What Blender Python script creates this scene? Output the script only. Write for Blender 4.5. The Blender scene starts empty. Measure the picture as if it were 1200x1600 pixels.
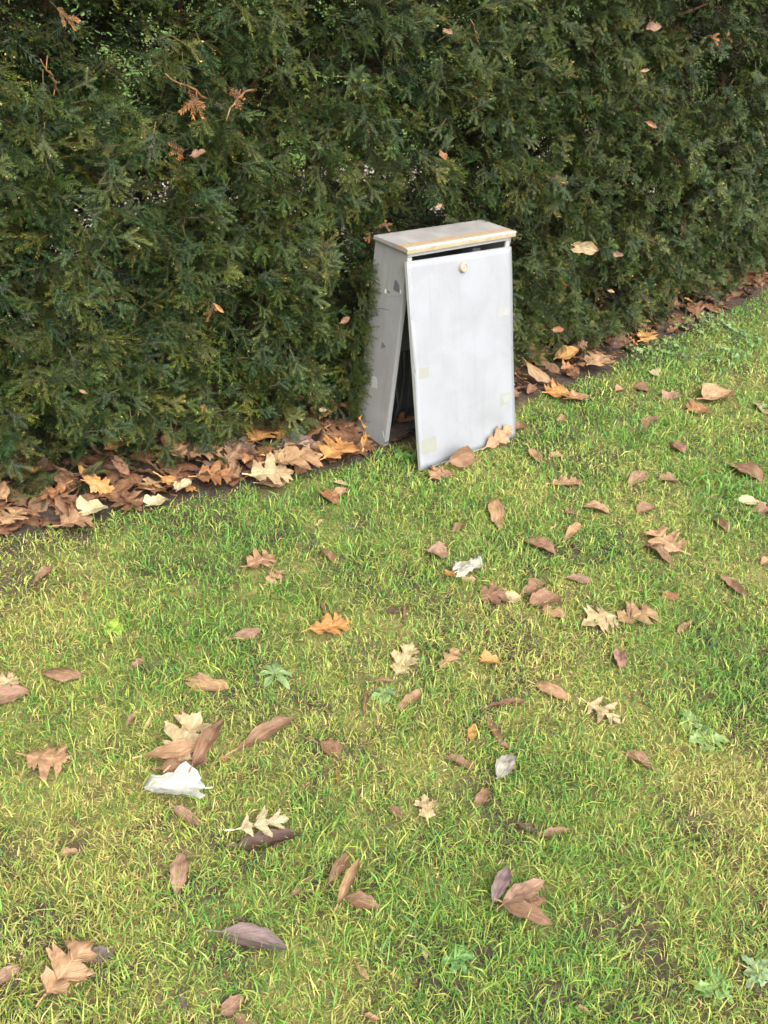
import bpy, math, random
import numpy as np
from mathutils import Matrix, Vector

random.seed(7)
rng = np.random.default_rng(7)
R = math.radians
S = bpy.context.scene
COL = S.collection

# ------------------------------------------------------------------ camera
CAM_H = 1.5
TH, RO = R(33.48), R(7.43)
FPX = 1330.0                                   # focal length in pixels of the 1200x1600 photo
_fw = np.array([0, math.cos(TH), -math.sin(TH)])
_r0 = np.array([1.0, 0, 0])
_u0 = np.cross(_r0, _fw)
CR = math.cos(RO) * _r0 + math.sin(RO) * _u0
CU = np.cross(CR, _fw)
cam_d = bpy.data.cameras.new('camera')
cam_d.sensor_fit = 'VERTICAL'
cam_d.sensor_height = 32
cam_d.lens = 32 * FPX / 1600
cam_d.clip_start = 0.05
cam_d.clip_end = 500
cam = bpy.data.objects.new('camera', cam_d)
m = Matrix.Identity(4)
for i in range(3):
    m[i][0], m[i][1], m[i][2] = CR[i], CU[i], -_fw[i]
m[2][3] = CAM_H
cam.matrix_world = m
COL.objects.link(cam)
S.camera = cam

# ------------------------------------------------------------------ sky, sun, exposure
SUN_EL, SUN_AZ = R(48), R(150)                 # azimuth clockwise from +Y
W = bpy.data.worlds.new('World')
S.world = W
W.use_nodes = True
nt = W.node_tree
bg = nt.nodes['Background']
sky = nt.nodes.new('ShaderNodeTexSky')
sky.sky_type = 'NISHITA'
sky.sun_disc = False
sky.sun_elevation = SUN_EL
sky.sun_rotation = SUN_AZ
sky.air_density = 1.0
sky.dust_density = 4.0
sky.ozone_density = 1.0
hs = nt.nodes.new('ShaderNodeHueSaturation')
hs.inputs['Saturation'].default_value = 0.12     # cloud cover: nearly grey sky
nt.links.new(sky.outputs[0], hs.inputs['Color'])
nt.links.new(hs.outputs[0], bg.inputs['Color'])
bg.inputs['Strength'].default_value = 0.15
sun_d = bpy.data.lights.new('sun', 'SUN')
sun_d.energy = 1.0
sun_d.angle = R(65)
sun_d.color = (1.0, 0.98, 0.95)
sun = bpy.data.objects.new('sun', sun_d)
sd = Vector((math.sin(SUN_AZ) * math.cos(SUN_EL), math.cos(SUN_AZ) * math.cos(SUN_EL), math.sin(SUN_EL)))
sun.rotation_euler = sd.to_track_quat('Z', 'Y').to_euler()
sun.location = (0, 0, 6)
COL.objects.link(sun)
vs = S.view_settings
S.display_settings.display_device = 'sRGB'
vs.view_transform = 'Standard'
vs.look = 'None'
vs.gamma = 1
vs.use_curve_mapping = False
vs.exposure = 1.95
S.cycles.use_denoising = True
S.cycles.max_bounces = 7
S.cycles.diffuse_bounces = 4
S.cycles.transmission_bounces = 4
S.cycles.filter_width = 1.6

# ------------------------------------------------------------------ helpers
def ray(px, py):
    return _fw + (px - 600) / FPX * CR - (py - 800) / FPX * CU

def at(px, py, z=0.0):
    d = ray(px, py)
    t = (z - CAM_H) / d[2]
    return np.array([0, 0, CAM_H]) + t * d

def _hash(ix, iy, seed):
    h = (ix * 374761393 + iy * 668265263 + seed * 974634721) & 0xFFFFFFFF
    h = ((h ^ (h >> 13)) * 1274126177) & 0xFFFFFFFF
    return ((h ^ (h >> 16)) & 0xFFFF) / 65535.0

def vnoise(x, y, seed=0):
    x = np.asarray(x, float); y = np.asarray(y, float)
    ix = np.floor(x).astype(np.int64); iy = np.floor(y).astype(np.int64)
    fx = x - ix; fy = y - iy
    fx = fx * fx * (3 - 2 * fx); fy = fy * fy * (3 - 2 * fy)
    a = _hash(ix, iy, seed); b = _hash(ix + 1, iy, seed)
    c = _hash(ix, iy + 1, seed); d = _hash(ix + 1, iy + 1, seed)
    return (a * (1 - fx) + b * fx) * (1 - fy) + (c * (1 - fx) + d * fx) * fy

def fbm(x, y, seed=0, o=3):
    s = 0; a = 0.5; t = 0
    for i in range(o):
        s = s + a * vnoise(x * 2 ** i, y * 2 ** i, seed + 11 * i); t += a; a *= 0.5
    return s / t

def gz(x, y):
    """height of the uneven lawn"""
    return 0.018 * (fbm(np.asarray(x) * 2.2, np.asarray(y) * 2.2, 3, 3) - 0.5)

def mesh_np(name, v, tris, mat, cols=None, parent=None, uvc=None, smooth=False):
    me = bpy.data.meshes.new(name)
    v = np.ascontiguousarray(v, np.float32); tris = np.ascontiguousarray(tris, np.int32)
    n = tris.shape[1]
    me.vertices.add(len(v)); me.vertices.foreach_set('co', v.ravel())
    me.loops.add(tris.size); me.loops.foreach_set('vertex_index', tris.ravel())
    me.polygons.add(len(tris))
    me.polygons.foreach_set('loop_start', np.arange(0, tris.size, n, dtype=np.int32))
    if cols is not None:
        a = me.attributes.new('col', 'FLOAT_COLOR', 'POINT')
        c4 = np.ones((len(v), 4), np.float32); c4[:, :3] = cols
        a.data.foreach_set('color', c4.ravel())
    if uvc is not None:
        a = me.attributes.new('uvc', 'FLOAT_VECTOR', 'POINT')
        a.data.foreach_set('vector', np.ascontiguousarray(uvc, np.float32).ravel())
    me.update(calc_edges=True); me.validate()
    if smooth:
        me.polygons.foreach_set('use_smooth', np.ones(len(tris), bool))
    if mat: me.materials.append(mat)
    o = bpy.data.objects.new(name, me)
    COL.objects.link(o)
    if parent: o.parent = parent
    return o

class MB:
    """collects boxes, tubes and prisms into one mesh object"""
    def __init__(self): self.v = []; self.f = []
    def add(self, vs_, fs_):
        n = len(self.v); self.v += [tuple(p) for p in vs_]; self.f += [tuple(i + n for i in f) for f in fs_]
    def box(self, x0, x1, y0, y1, z0, z1):
        self.add([(x0, y0, z0), (x1, y0, z0), (x1, y1, z0), (x0, y1, z0), (x0, y0, z1), (x1, y0, z1), (x1, y1, z1), (x0, y1, z1)],
                 [(3, 2, 1, 0), (4, 5, 6, 7), (0, 1, 5, 4), (1, 2, 6, 5), (2, 3, 7, 6), (3, 0, 4, 7)])
    def prism(self, pts, axis, lo, hi):
        """polygon in the two other axes, extruded along axis"""
        n = len(pts); vs_ = []
        for h in (lo, hi):
            for p in pts:
                q = list(p); q.insert(axis, h); vs_.append(q)
        self.add(vs_, [tuple(range(n))[::-1], tuple(range(n, 2 * n))] + [(i, (i + 1) % n, n + (i + 1) % n, n + i) for i in range(n)])
    def tube(self, pts, rad, k=7):
        pts = [Vector(p) for p in pts]; n = len(pts)
        rad = rad if hasattr(rad, '__len__') else [rad] * n
        vs_ = []
        for i, p in enumerate(pts):
            d = (pts[min(i + 1, n - 1)] - pts[max(i - 1, 0)]).normalized()
            s = d.cross(Vector((0.3, 0.2, 1)) if abs(d.z) < 0.9 else Vector((1, 0.1, 0))).normalized(); t = d.cross(s)
            for j in range(k):
                a = 2 * math.pi * j / k
                vs_.append(p + (s * math.cos(a) + t * math.sin(a)) * rad[i])
        fs_ = [(i * k + j, i * k + (j + 1) % k, (i + 1) * k + (j + 1) % k, (i + 1) * k + j) for i in range(n - 1) for j in range(k)]
        fs_ += [tuple(range(k))[::-1], tuple(range((n - 1) * k, n * k))]
        self.add(vs_, fs_)
    def build(self, name, mat, parent=None, bevel=0, smooth=False):
        me = bpy.data.meshes.new(name); me.from_pydata(self.v, [], self.f); me.update()
        if mat: me.materials.append(mat)
        if smooth: me.polygons.foreach_set('use_smooth', [True] * len(me.polygons))
        o = bpy.data.objects.new(name, me); COL.objects.link(o)
        if parent: o.parent = parent
        if bevel:
            b = o.modifiers.new('bevel', 'BEVEL'); b.width = bevel; b.segments = 2; b.limit_method = 'ANGLE'
        return o

def tag(o, label=None, cat=None, group=None, kind=None):
    if label: o['label'] = label
    if cat: o['category'] = cat
    if group: o['group'] = group
    if kind: o['kind'] = kind
    return o

def empty(name, loc, rz=0):
    o = bpy.data.objects.new(name, None); o.empty_display_size = 0.1
    o.location = loc; o.rotation_euler = (0, 0, rz); COL.objects.link(o)
    return o

# ------------------------------------------------------------------ materials
class NT:
    def __init__(self, name):
        self.m = bpy.data.materials.new(name); self.m.use_nodes = True
        self.t = self.m.node_tree; self.b = self.t.nodes['Principled BSDF']; self.out = self.t.nodes['Material Output']
    def n(self, typ, **kw):
        nd = self.t.nodes.new(typ)
        for k, v in kw.items(): setattr(nd, k, v)
        return nd
    def l(self, a, b): self.t.links.new(a, b)
    def noise(self, scale, detail=4, rough=0.6, vec=None, dist=0):
        nd = self.n('ShaderNodeTexNoise'); nd.inputs['Scale'].default_value = scale
        nd.inputs['Detail'].default_value = detail; nd.inputs['Roughness'].default_value = rough
        nd.inputs['Distortion'].default_value = dist
        if vec is not None: self.l(vec, nd.inputs['Vector'])
        return nd.outputs['Fac']
    def ramp(self, fac, stops):
        nd = self.n('ShaderNodeValToRGB'); cr = nd.color_ramp
        while len(cr.elements) < len(stops): cr.elements.new(0.5)
        for e, (p, c) in zip(cr.elements, stops):
            e.position = p; e.color = (c, c, c, 1) if not hasattr(c, '__len__') else (*c, 1)
        self.l(fac, nd.inputs['Fac']); return nd.outputs['Color']
    def mix(self, fac, a, b, mode='MIX'):
        nd = self.n('ShaderNodeMixRGB', blend_type=mode)
        for s, v in (('Fac', fac), ('Color1', a), ('Color2', b)):
            if isinstance(v, (int, float)): nd.inputs[s].default_value = v if s == 'Fac' else (v, v, v, 1)
            elif isinstance(v, tuple): nd.inputs[s].default_value = (*v, 1)
            else: self.l(v, nd.inputs[s])
        return nd.outputs['Color']
    def bump(self, h, strength, dist=0.002):
        nd = self.n('ShaderNodeBump'); nd.inputs['Strength'].default_value = strength; nd.inputs['Distance'].default_value = dist
        self.l(h, nd.inputs['Height']); self.l(nd.outputs[0], self.b.inputs['Normal'])
    def obj(self): return self.n('ShaderNodeTexCoord').outputs['Object']
    def col(self, c):
        if isinstance(c, tuple): self.b.inputs['Base Color'].default_value = (*c, 1)
        else: self.l(c, self.b.inputs['Base Color'])
    def set(self, rough=0.6, spec=0.5, metal=0):
        self.b.inputs['Roughness'].default_value = rough; self.b.inputs['Specular IOR Level'].default_value = spec
        self.b.inputs['Metallic'].default_value = metal
    def translucent(self, colour, amount):
        tr = self.n('ShaderNodeBsdfTranslucent'); self.l(colour, tr.inputs['Color'])
        mx = self.n('ShaderNodeMixShader'); mx.inputs[0].default_value = amount
        self.l(self.b.outputs[0], mx.inputs[1]); self.l(tr.outputs[0], mx.inputs[2]); self.l(mx.outputs[0], self.out.inputs['Surface'])

def mat_blade(name, rough, spec, trans, gain=1.0):
    q = NT(name); a = q.n('ShaderNodeAttribute', attribute_name='col').outputs['Color']
    c = q.mix(1.0, a, gain, 'MULTIPLY') if gain != 1 else a
    q.col(c); q.set(rough, spec); q.translucent(c, trans); return q.m
M_grass = mat_blade('grass_blades', 0.5, 0.3, 0.45)
M_yew = mat_blade('yew_needles', 0.5, 0.16, 0.06, 0.80)
M_weed = mat_blade('weed_leaves', 0.5, 0.4, 0.25)

def mat_soil():
    q = NT('lawn_soil'); p = q.obj()
    n1 = q.noise(9, 6, 0.65, p); n2 = q.noise(60, 5, 0.7, p); n3 = q.noise(2.2, 3, 0.5, p)
    dirt = q.ramp(n2, [(0.25, (0.018, 0.012, 0.009)), (0.55, (0.05, 0.035, 0.025)), (0.8, (0.11, 0.085, 0.06))])
    thatch = q.ramp(n2, [(0.3, (0.09, 0.085, 0.025)), (0.55, (0.20, 0.18, 0.055)), (0.8, (0.31, 0.245, 0.09))])
    f = q.ramp(q.mix(0.5, n1, n3), [(0.42, 0.0), (0.56, 0.75)])
    at_ = q.n('ShaderNodeAttribute', attribute_name='col').outputs['Color']
    q.col(q.mix(at_, q.mix(f, dirt, thatch), dirt)); q.set(0.95, 0.15); q.bump(n2, 0.9, 0.01); return q.m
M_soil = mat_soil()

def mat_far_lawn():
    q = NT('far_lawn_turf'); p = q.obj()
    n = q.noise(40, 5, 0.7, p); n2 = q.noise(1.2, 3, 0.5, p)
    c = q.mix(0.35, q.ramp(n, [(0.3, (0.035, 0.08, 0.010)), (0.7, (0.10, 0.17, 0.028))]), q.ramp(n2, [(0.3, (0.05, 0.10, 0.015)), (0.7, (0.12, 0.16, 0.035))]))
    q.col(c); q.set(0.9, 0.2); q.bump(n, 1, 0.02); return q.m
M_farlawn = mat_far_lawn()

def mat_path():
    q = NT('pinkish_gravel'); p = q.obj()
    n = q.noise(70, 4, 0.7, p); n2 = q.noise(3, 3, 0.5, p)
    q.col(q.mix(0.3, q.ramp(n, [(0.3, (0.19, 0.14, 0.125)), (0.7, (0.47, 0.38, 0.35))]), q.ramp(n2, [(0.3, (0.28, 0.2, 0.17)), (0.7, (0.45, 0.37, 0.34))])))
    q.set(0.9, 0.2); q.bump(n, 1, 0.01); return q.m
M_path = mat_path()

def mat_leaf():
    q = NT('dead_leaf'); a = q.n('ShaderNodeAttribute', attribute_name='uvc').outputs['Vector']
    sx = q.n('ShaderNodeSeparateXYZ'); q.l(a, sx.inputs[0])
    oi = q.n('ShaderNodeObjectInfo'); base = oi.outputs['Color']
    cmb = q.n('ShaderNodeVectorMath', operation='ADD'); q.l(a, cmb.inputs[0])
    rv = q.n('ShaderNodeVectorMath', operation='SCALE'); rv.inputs[0].default_value = (7.3, 3.1, 5.7)
    q.l(oi.outputs['Random'], rv.inputs['Scale'])
    q.l(rv.outputs[0], cmb.inputs[1])
    n1 = q.noise(4.0, 5, 0.65, cmb.outputs[0]); n2 = q.noise(22, 4, 0.6, cmb.outputs[0])
    av = q.n('ShaderNodeMath', operation='ABSOLUTE'); q.l(sx.outputs['Y'], av.inputs[0])
    # midrib and side veins run from the leaf's own coordinates
    rib = q.ramp(av.outputs[0], [(0.02, 1.0), (0.06, 0.0)])
    k = q.n('ShaderNodeMath', operation='MULTIPLY_ADD'); q.l(av.outputs[0], k.inputs[0]); k.inputs[1].default_value = -0.45; q.l(sx.outputs['X'], k.inputs[2])
    k2 = q.n('ShaderNodeMath', operation='MULTIPLY'); q.l(k.outputs[0], k2.inputs[0]); k2.inputs[1].default_value = 9.0
    k3 = q.n('ShaderNodeMath', operation='FRACT'); q.l(k2.outputs[0], k3.inputs[0])
    vein = q.ramp(k3.outputs[0], [(0.0, 1.0), (0.12, 0.0), (0.9, 0.0), (1.0, 1.0)])
    c = q.mix(1.0, base, q.ramp(n1, [(0.28, (0.48, 0.44, 0.43)), (0.5, (0.95, 0.95, 0.95)), (0.74, (1.4, 1.42, 1.4))]), 'MULTIPLY')
    c = q.mix(q.ramp(n2, [(0.60, 0.0), (0.72, 0.45)]), c, (0.05, 0.03, 0.02))
    lighter = q.mix(1.0, c, (1.5, 1.5, 1.5), 'MULTIPLY')
    c = q.mix(q.mix(1.0, vein, 0.5, 'MULTIPLY'), c, lighter)
    c = q.mix(q.mix(1.0, rib, 0.6, 'MULTIPLY'), c, lighter)
    q.col(c); q.set(0.55, 0.3); q.translucent(c, 0.18)
    h = q.mix(0.5, n1, vein); q.bump(h, 0.5, 0.004); return q.m
M_leaf = mat_leaf()

def mat_paint(name, base, dirt, rough=0.45, amt=0.5, spots=0.0, seed=0.0, streak=None):
    q = NT(name); p = q.obj()
    mp = q.n('ShaderNodeMapping'); mp.inputs['Location'].default_value = (seed, seed * 2, seed * 3); mp.inputs['Scale'].default_value = (1, 1, 0.45); q.l(p, mp.inputs['Vector'])
    n1 = q.noise(7, 5, 0.6, mp.outputs[0], 0.6); n2 = q.noise(45, 5, 0.65, p); n3 = q.noise(130, 3, 0.6, p)
    f = q.ramp(n1, [(0.35, 0.0), (0.75, amt)])
    c = q.mix(f, base, dirt)
    c = q.mix(q.ramp(n2, [(0.58, 0.0), (0.75, 0.35 * amt + spots)]), c, dirt)
    if streak:                                        # rain runs and fine scratches
        ms = q.n('ShaderNodeMapping'); ms.inputs['Scale'].default_value = streak; q.l(p, ms.inputs['Vector'])
        n4 = q.noise(1.0, 6, 0.7, ms.outputs[0], 0.3)
        c = q.mix(q.ramp(n4, [(0.52, 0.0), (0.72, 0.55)]), c, dirt)
        c = q.mix(q.ramp(q.noise(210, 2, 0.5, p), [(0.68, 0.0), (0.74, 0.5)]), c, tuple(.5 * x for x in dirt))
        md = q.n('ShaderNodeMapping'); md.inputs['Scale'].default_value = (220, 9, 9); md.inputs['Rotation'].default_value = (.3, .5, .9); q.l(p, md.inputs['Vector'])
        c = q.mix(q.ramp(q.noise(1.0, 3, 0.5, md.outputs[0]), [(0.70, 0.0), (0.74, 0.35)]), c, tuple(1.25 * x for x in base))
    q.col(c); q.set(rough, 0.4)
    q.l(q.ramp(n1, [(0.3, rough - 0.08), (0.8, rough + 0.25)]), q.b.inputs['Roughness'])
    q.bump(q.mix(0.6, n1, n3), 0.12, 0.003); return q.m
M_body = mat_paint('weathered_grey_paint', (0.215, 0.214, 0.208), (0.135, 0.13, 0.112), 0.5, 0.8, 0.2, 1.3, (40, 40, 3.0))
M_door = mat_paint('pale_grey_paint', (0.194, 0.198, 0.210), (0.148, 0.15, 0.152), 0.42, 0.75, 0.05, 4.1, (38, 2.6, 38))
M_edge = mat_paint('light_grey_edge_paint', (0.29, 0.288, 0.28), (0.19, 0.185, 0.165), 0.5, 0.6, 0.1, 2.7)
M_dark = mat_paint('shade_dark_interior', (0.035, 0.036, 0.036), (0.02, 0.02, 0.02), 0.6, 0.6, 0.0, 0.4)  # inner faces near black: shade behind the door put into the colour
M_mark = mat_paint('bare_dark_metal', (0.075, 0.08, 0.085), (0.12, 0.12, 0.115), 0.5, 0.5, 0.0, 5.0)
M_resid = mat_paint('cream_adhesive_residue', (0.18, 0.182, 0.147), (0.15, 0.153, 0.13), 0.75, 0.8, 0.1, 6.0)
M_greyres = mat_paint('grey_adhesive_residue', (0.165, 0.162, 0.155), (0.225, 0.222, 0.215), 0.75, 0.8, 0.1, 8.0)
M_white = mat_paint('chipped_white_paint', (0.45, 0.44, 0.41), (0.33, 0.31, 0.27), 0.6, 0.5, 0.1, 3.0)
M_lock = mat_paint('aged_brass_lock', (0.28, 0.25, 0.195), (0.19, 0.15, 0.095), 0.45, 0.8, 0.1, 2.0)
M_keyhole = mat_paint('dull_keyhole_steel', (0.30, 0.25, 0.18), (0.14, 0.11, 0.08), 0.5, 0.8, 0.1, 2.5)
M_cable = mat_paint('black_cable_sheath', (0.03, 0.03, 0.032), (0.06, 0.06, 0.055), 0.45, 0.5, 0.0, 9.0)

def mat_lid():
    q = NT('rusting_lid_paint'); p = q.obj(); sx = q.n('ShaderNodeSeparateXYZ'); q.l(p, sx.inputs[0])
    n1 = q.noise(9, 5, 0.65, p, 0.4); n2 = q.noise(60, 4, 0.7, p); n3 = q.noise(25, 4, 0.6, p, 0.8)
    c = q.mix(q.ramp(n1, [(0.35, 0.0), (0.7, 0.8)]), (0.215, 0.205, 0.19), (0.125, 0.115, 0.104))
    c = q.mix(q.ramp(n2, [(0.52, 0.0), (0.7, 0.5)]), c, (0.19, 0.175, 0.155))
    # rust has crept in from the front fold (local y = 0)
    e = q.n('ShaderNodeMath', operation='MULTIPLY_ADD'); q.l(n3, e.inputs[0]); e.inputs[1].default_value = -0.07; q.l(sx.outputs['Y'], e.inputs[2])
    f = q.ramp(e.outputs[0], [(0.0, 0.9), (0.012, 0.0)])
    c = q.mix(f, c, q.ramp(n2, [(0.3, (0.20, 0.13, 0.07)), (0.7, (0.25, 0.19, 0.125))]))
    q.col(c); q.set(0.7, 0.3); q.bump(n2, 0.3, 0.003); return q.m
M_lid = mat_lid()
def mat_rust():
    q = NT('rusty_cream_edge'); p = q.obj(); n1 = q.noise(14, 5, 0.65, p, 0.6); n2 = q.noise(70, 4, 0.7, p)
    c = q.ramp(n1, [(0.3, (0.27, 0.24, 0.18)), (0.5, (0.245, 0.20, 0.125)), (0.7, (0.19, 0.125, 0.065))])
    c = q.mix(q.ramp(n2, [(0.55, 0.0), (0.7, 0.5)]), c, (0.2, 0.12, 0.06)); q.col(c); q.set(0.75, 0.3); q.bump(n2, 0.3, 0.003); return q.m
M_rust = mat_rust()
def mat_bark():
    q = NT('yew_bark'); p = q.obj()
    mp = q.n('ShaderNodeMapping'); mp.inputs['Scale'].default_value = (1, 1, 0.15); q.l(p, mp.inputs['Vector'])
    n = q.noise(60, 5, 0.7, mp.outputs[0]); q.col(q.ramp(n, [(0.3, (0.035, 0.02, 0.014)), (0.55, (0.12, 0.065, 0.042)), (0.75, (0.25, 0.15, 0.10))]))
    q.set(0.85, 0.2); q.bump(n, 0.8, 0.01); return q.m
M_bark = mat_bark()

# ------------------------------------------------------------------ hedge line (front face) : world points, left to right
HP = np.array([(-3.6, -0.05), (-2.2, 1.06), (-1.10, 1.965), (-0.60, 2.39), (-0.15, 2.82), (0.5, 3.45), (1.14, 4.10), (2.2, 5.45), (3.5, 7.3), (5.0, 9.6)])
def _spline(P, k=60):
    P = np.vstack([2 * P[0] - P[1], P, 2 * P[-1] - P[-2]]); o = []
    for i in range(1, len(P) - 2):
        for t in np.linspace(0, 1, k, endpoint=False):
            a, b, c, d = P[i - 1], P[i], P[i + 1], P[i + 2]
            o.append(0.5 * (2 * b + (c - a) * t + (2 * a - 5 * b + 4 * c - d) * t * t + (3 * b - a - 3 * c + d) * t ** 3))
    return np.array(o + [P[-2]])
HL = _spline(HP)
_seg = np.linalg.norm(np.diff(HL, axis=0), axis=1)
HS = np.concatenate([[0], np.cumsum(_seg)])
HT = np.gradient(HL, HS, axis=0); HT /= np.linalg.norm(HT, axis=1)[:, None]
S_CAB = HS[np.argmin(np.linalg.norm(HL - np.array([-0.15, 2.82]), axis=1))]
def hedge_pt(s, n):
    """s along the face, n out of the face towards the lawn"""
    x = np.interp(s, HS, HL[:, 0]); y = np.interp(s, HS, HL[:, 1])
    tx = np.interp(s, HS, HT[:, 0]); ty = np.interp(s, HS, HT[:, 1])
    return np.stack([x + n * ty, y - n * tx], -1), np.stack([tx, ty], -1)
def hedge_sn(x, y):
    x = np.atleast_1d(x); y = np.atleast_1d(y)
    d = (x[:, None] - HL[None, ::4, 0]) ** 2 + (y[:, None] - HL[None, ::4, 1]) ** 2
    i = np.argmin(d, 1) * 4
    n = (x - HL[i, 0]) * HT[i, 1] - (y - HL[i, 1]) * HT[i, 0]
    s = HS[i] + (x - HL[i, 0]) * HT[i, 0] + (y - HL[i, 1]) * HT[i, 1]
    return s, n

# ------------------------------------------------------------------ ground
BARE = [(985, 1450, 62, .95), (930, 1440, 30, .9), (760, 1492, 38, .9), (1040, 1545, 55, .85), (850, 1550, 48, .85), (1185, 1545, 40, .85), (700, 1560, 36, .8), (1020, 1480, 35, .9), (50, 1432, 38, .85), (120, 1318, 22, .9), (885, 860, 25, .85), (650, 915, 22, .7), (612, 955, 18, .6),
        (555, 945, 12, .6), (835, 898, 25, .6), (790, 1290, 30, .7), (1080, 1290, 35, .6), (960, 1340, 30, .6), (730, 1220, 22, .7), (700, 1480, 40, .7), (545, 1440, 25, .7), (20, 900, 60, .7), (120, 1180, 22, .5),
        (1180, 1440, 40, .5), (850, 1240, 20, .5), (600, 1590, 60, .5), (980, 560, 40, .5), (420, 770, 30, .6), (1150, 1370, 30, .5), (345, 1390, 20, .4), (230, 870, 20, .5), (205, 930, 20, .5), (1100, 1090, 25, .4)]
BARE_W = [(*at(x, y)[:2], np.linalg.norm(at(x + r_, y)[:2] - at(x, y)[:2]), k) for x, y, r_, k in BARE]
def ground_sheet():
    def axis(lo, hi, f0, f1, fine):
        a = list(np.arange(f0, f1, fine)); st = fine; x = f0
        while x > lo: st *= 1.5; x -= st; a.insert(0, max(x, lo))
        st = fine; x = a[-1]
        while x < hi: st *= 1.5; x += st; a.append(min(x, hi))
        return np.array(a)
    X = axis(-150, 150, -2.2, 3.2, 0.03); Y = axis(-150, 200, -0.2, 6.0, 0.03)
    gx, gy = np.meshgrid(X, Y, indexing='ij')
    z = gz(gx, gy) + 0.010 * (fbm(gx * 18, gy * 18, 9, 2) - 0.5)
    v = np.stack([gx, gy, z], -1).reshape(-1, 3); nx, ny = len(X), len(Y)
    i = np.arange(nx * ny).reshape(nx, ny)
    q = np.stack([i[:-1, :-1], i[1:, :-1], i[1:, 1:], i[:-1, 1:]], -1).reshape(-1, 4)
    mask = np.zeros(len(v))
    for bx, by, br, k in BARE_W:
        d_ = np.hypot(v[:, 0] - bx, v[:, 1] - by) / (br * (0.6 + 1.0 * fbm(v[:, 0] * 30, v[:, 1] * 30, 3, 2))); mask = np.maximum(mask, np.clip((1.7 - d_) * .8, 0, 1) * min(.9, k * 1.05))
    sn, nn_ = hedge_sn(v[:, 0], v[:, 1]); mask = np.maximum(mask, np.clip((.24 - nn_) / .08, 0, 1) * (nn_ > -1.1))
    tag(mesh_np('ground', v, q, M_soil, np.repeat(mask[:, None], 3, 1), smooth=True), kind='structure')
ground_sheet()
def strip(name, n0, n1, z, mat):
    s = np.linspace(0, HS[-1], 60)
    a, _ = hedge_pt(s, np.full(60, n0)); b, _ = hedge_pt(s, np.full(60, n1))
    v = np.vstack([np.c_[a, np.full(60, z)], np.c_[b, np.full(60, z)]])
    q = np.array([(i, i + 1, 60 + i + 1, 60 + i) for i in range(59)])
    tag(mesh_np(name, v, q, mat), kind='structure')
strip('path', -2.9 - .4, -1.35, 0.024, M_path)
def far_lawn():
    d = HL[-1] - HL[0]; d /= np.linalg.norm(d); nn = np.array([-d[1], d[0]])
    a = HL[0] - d * 60 + nn * 2.6; b = HL[-1] + d * 60 + nn * 2.6
    q = [a, b, b + nn * 70, a + nn * 70]
    tag(mesh_np('far_lawn', np.array([(*p, 0.02) for p in q]), np.array([[0, 1, 2, 3]]), M_farlawn), kind='structure')
far_lawn()
strip('lawn_verge', -1.35, -1.0, 0.02, M_farlawn)

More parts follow.
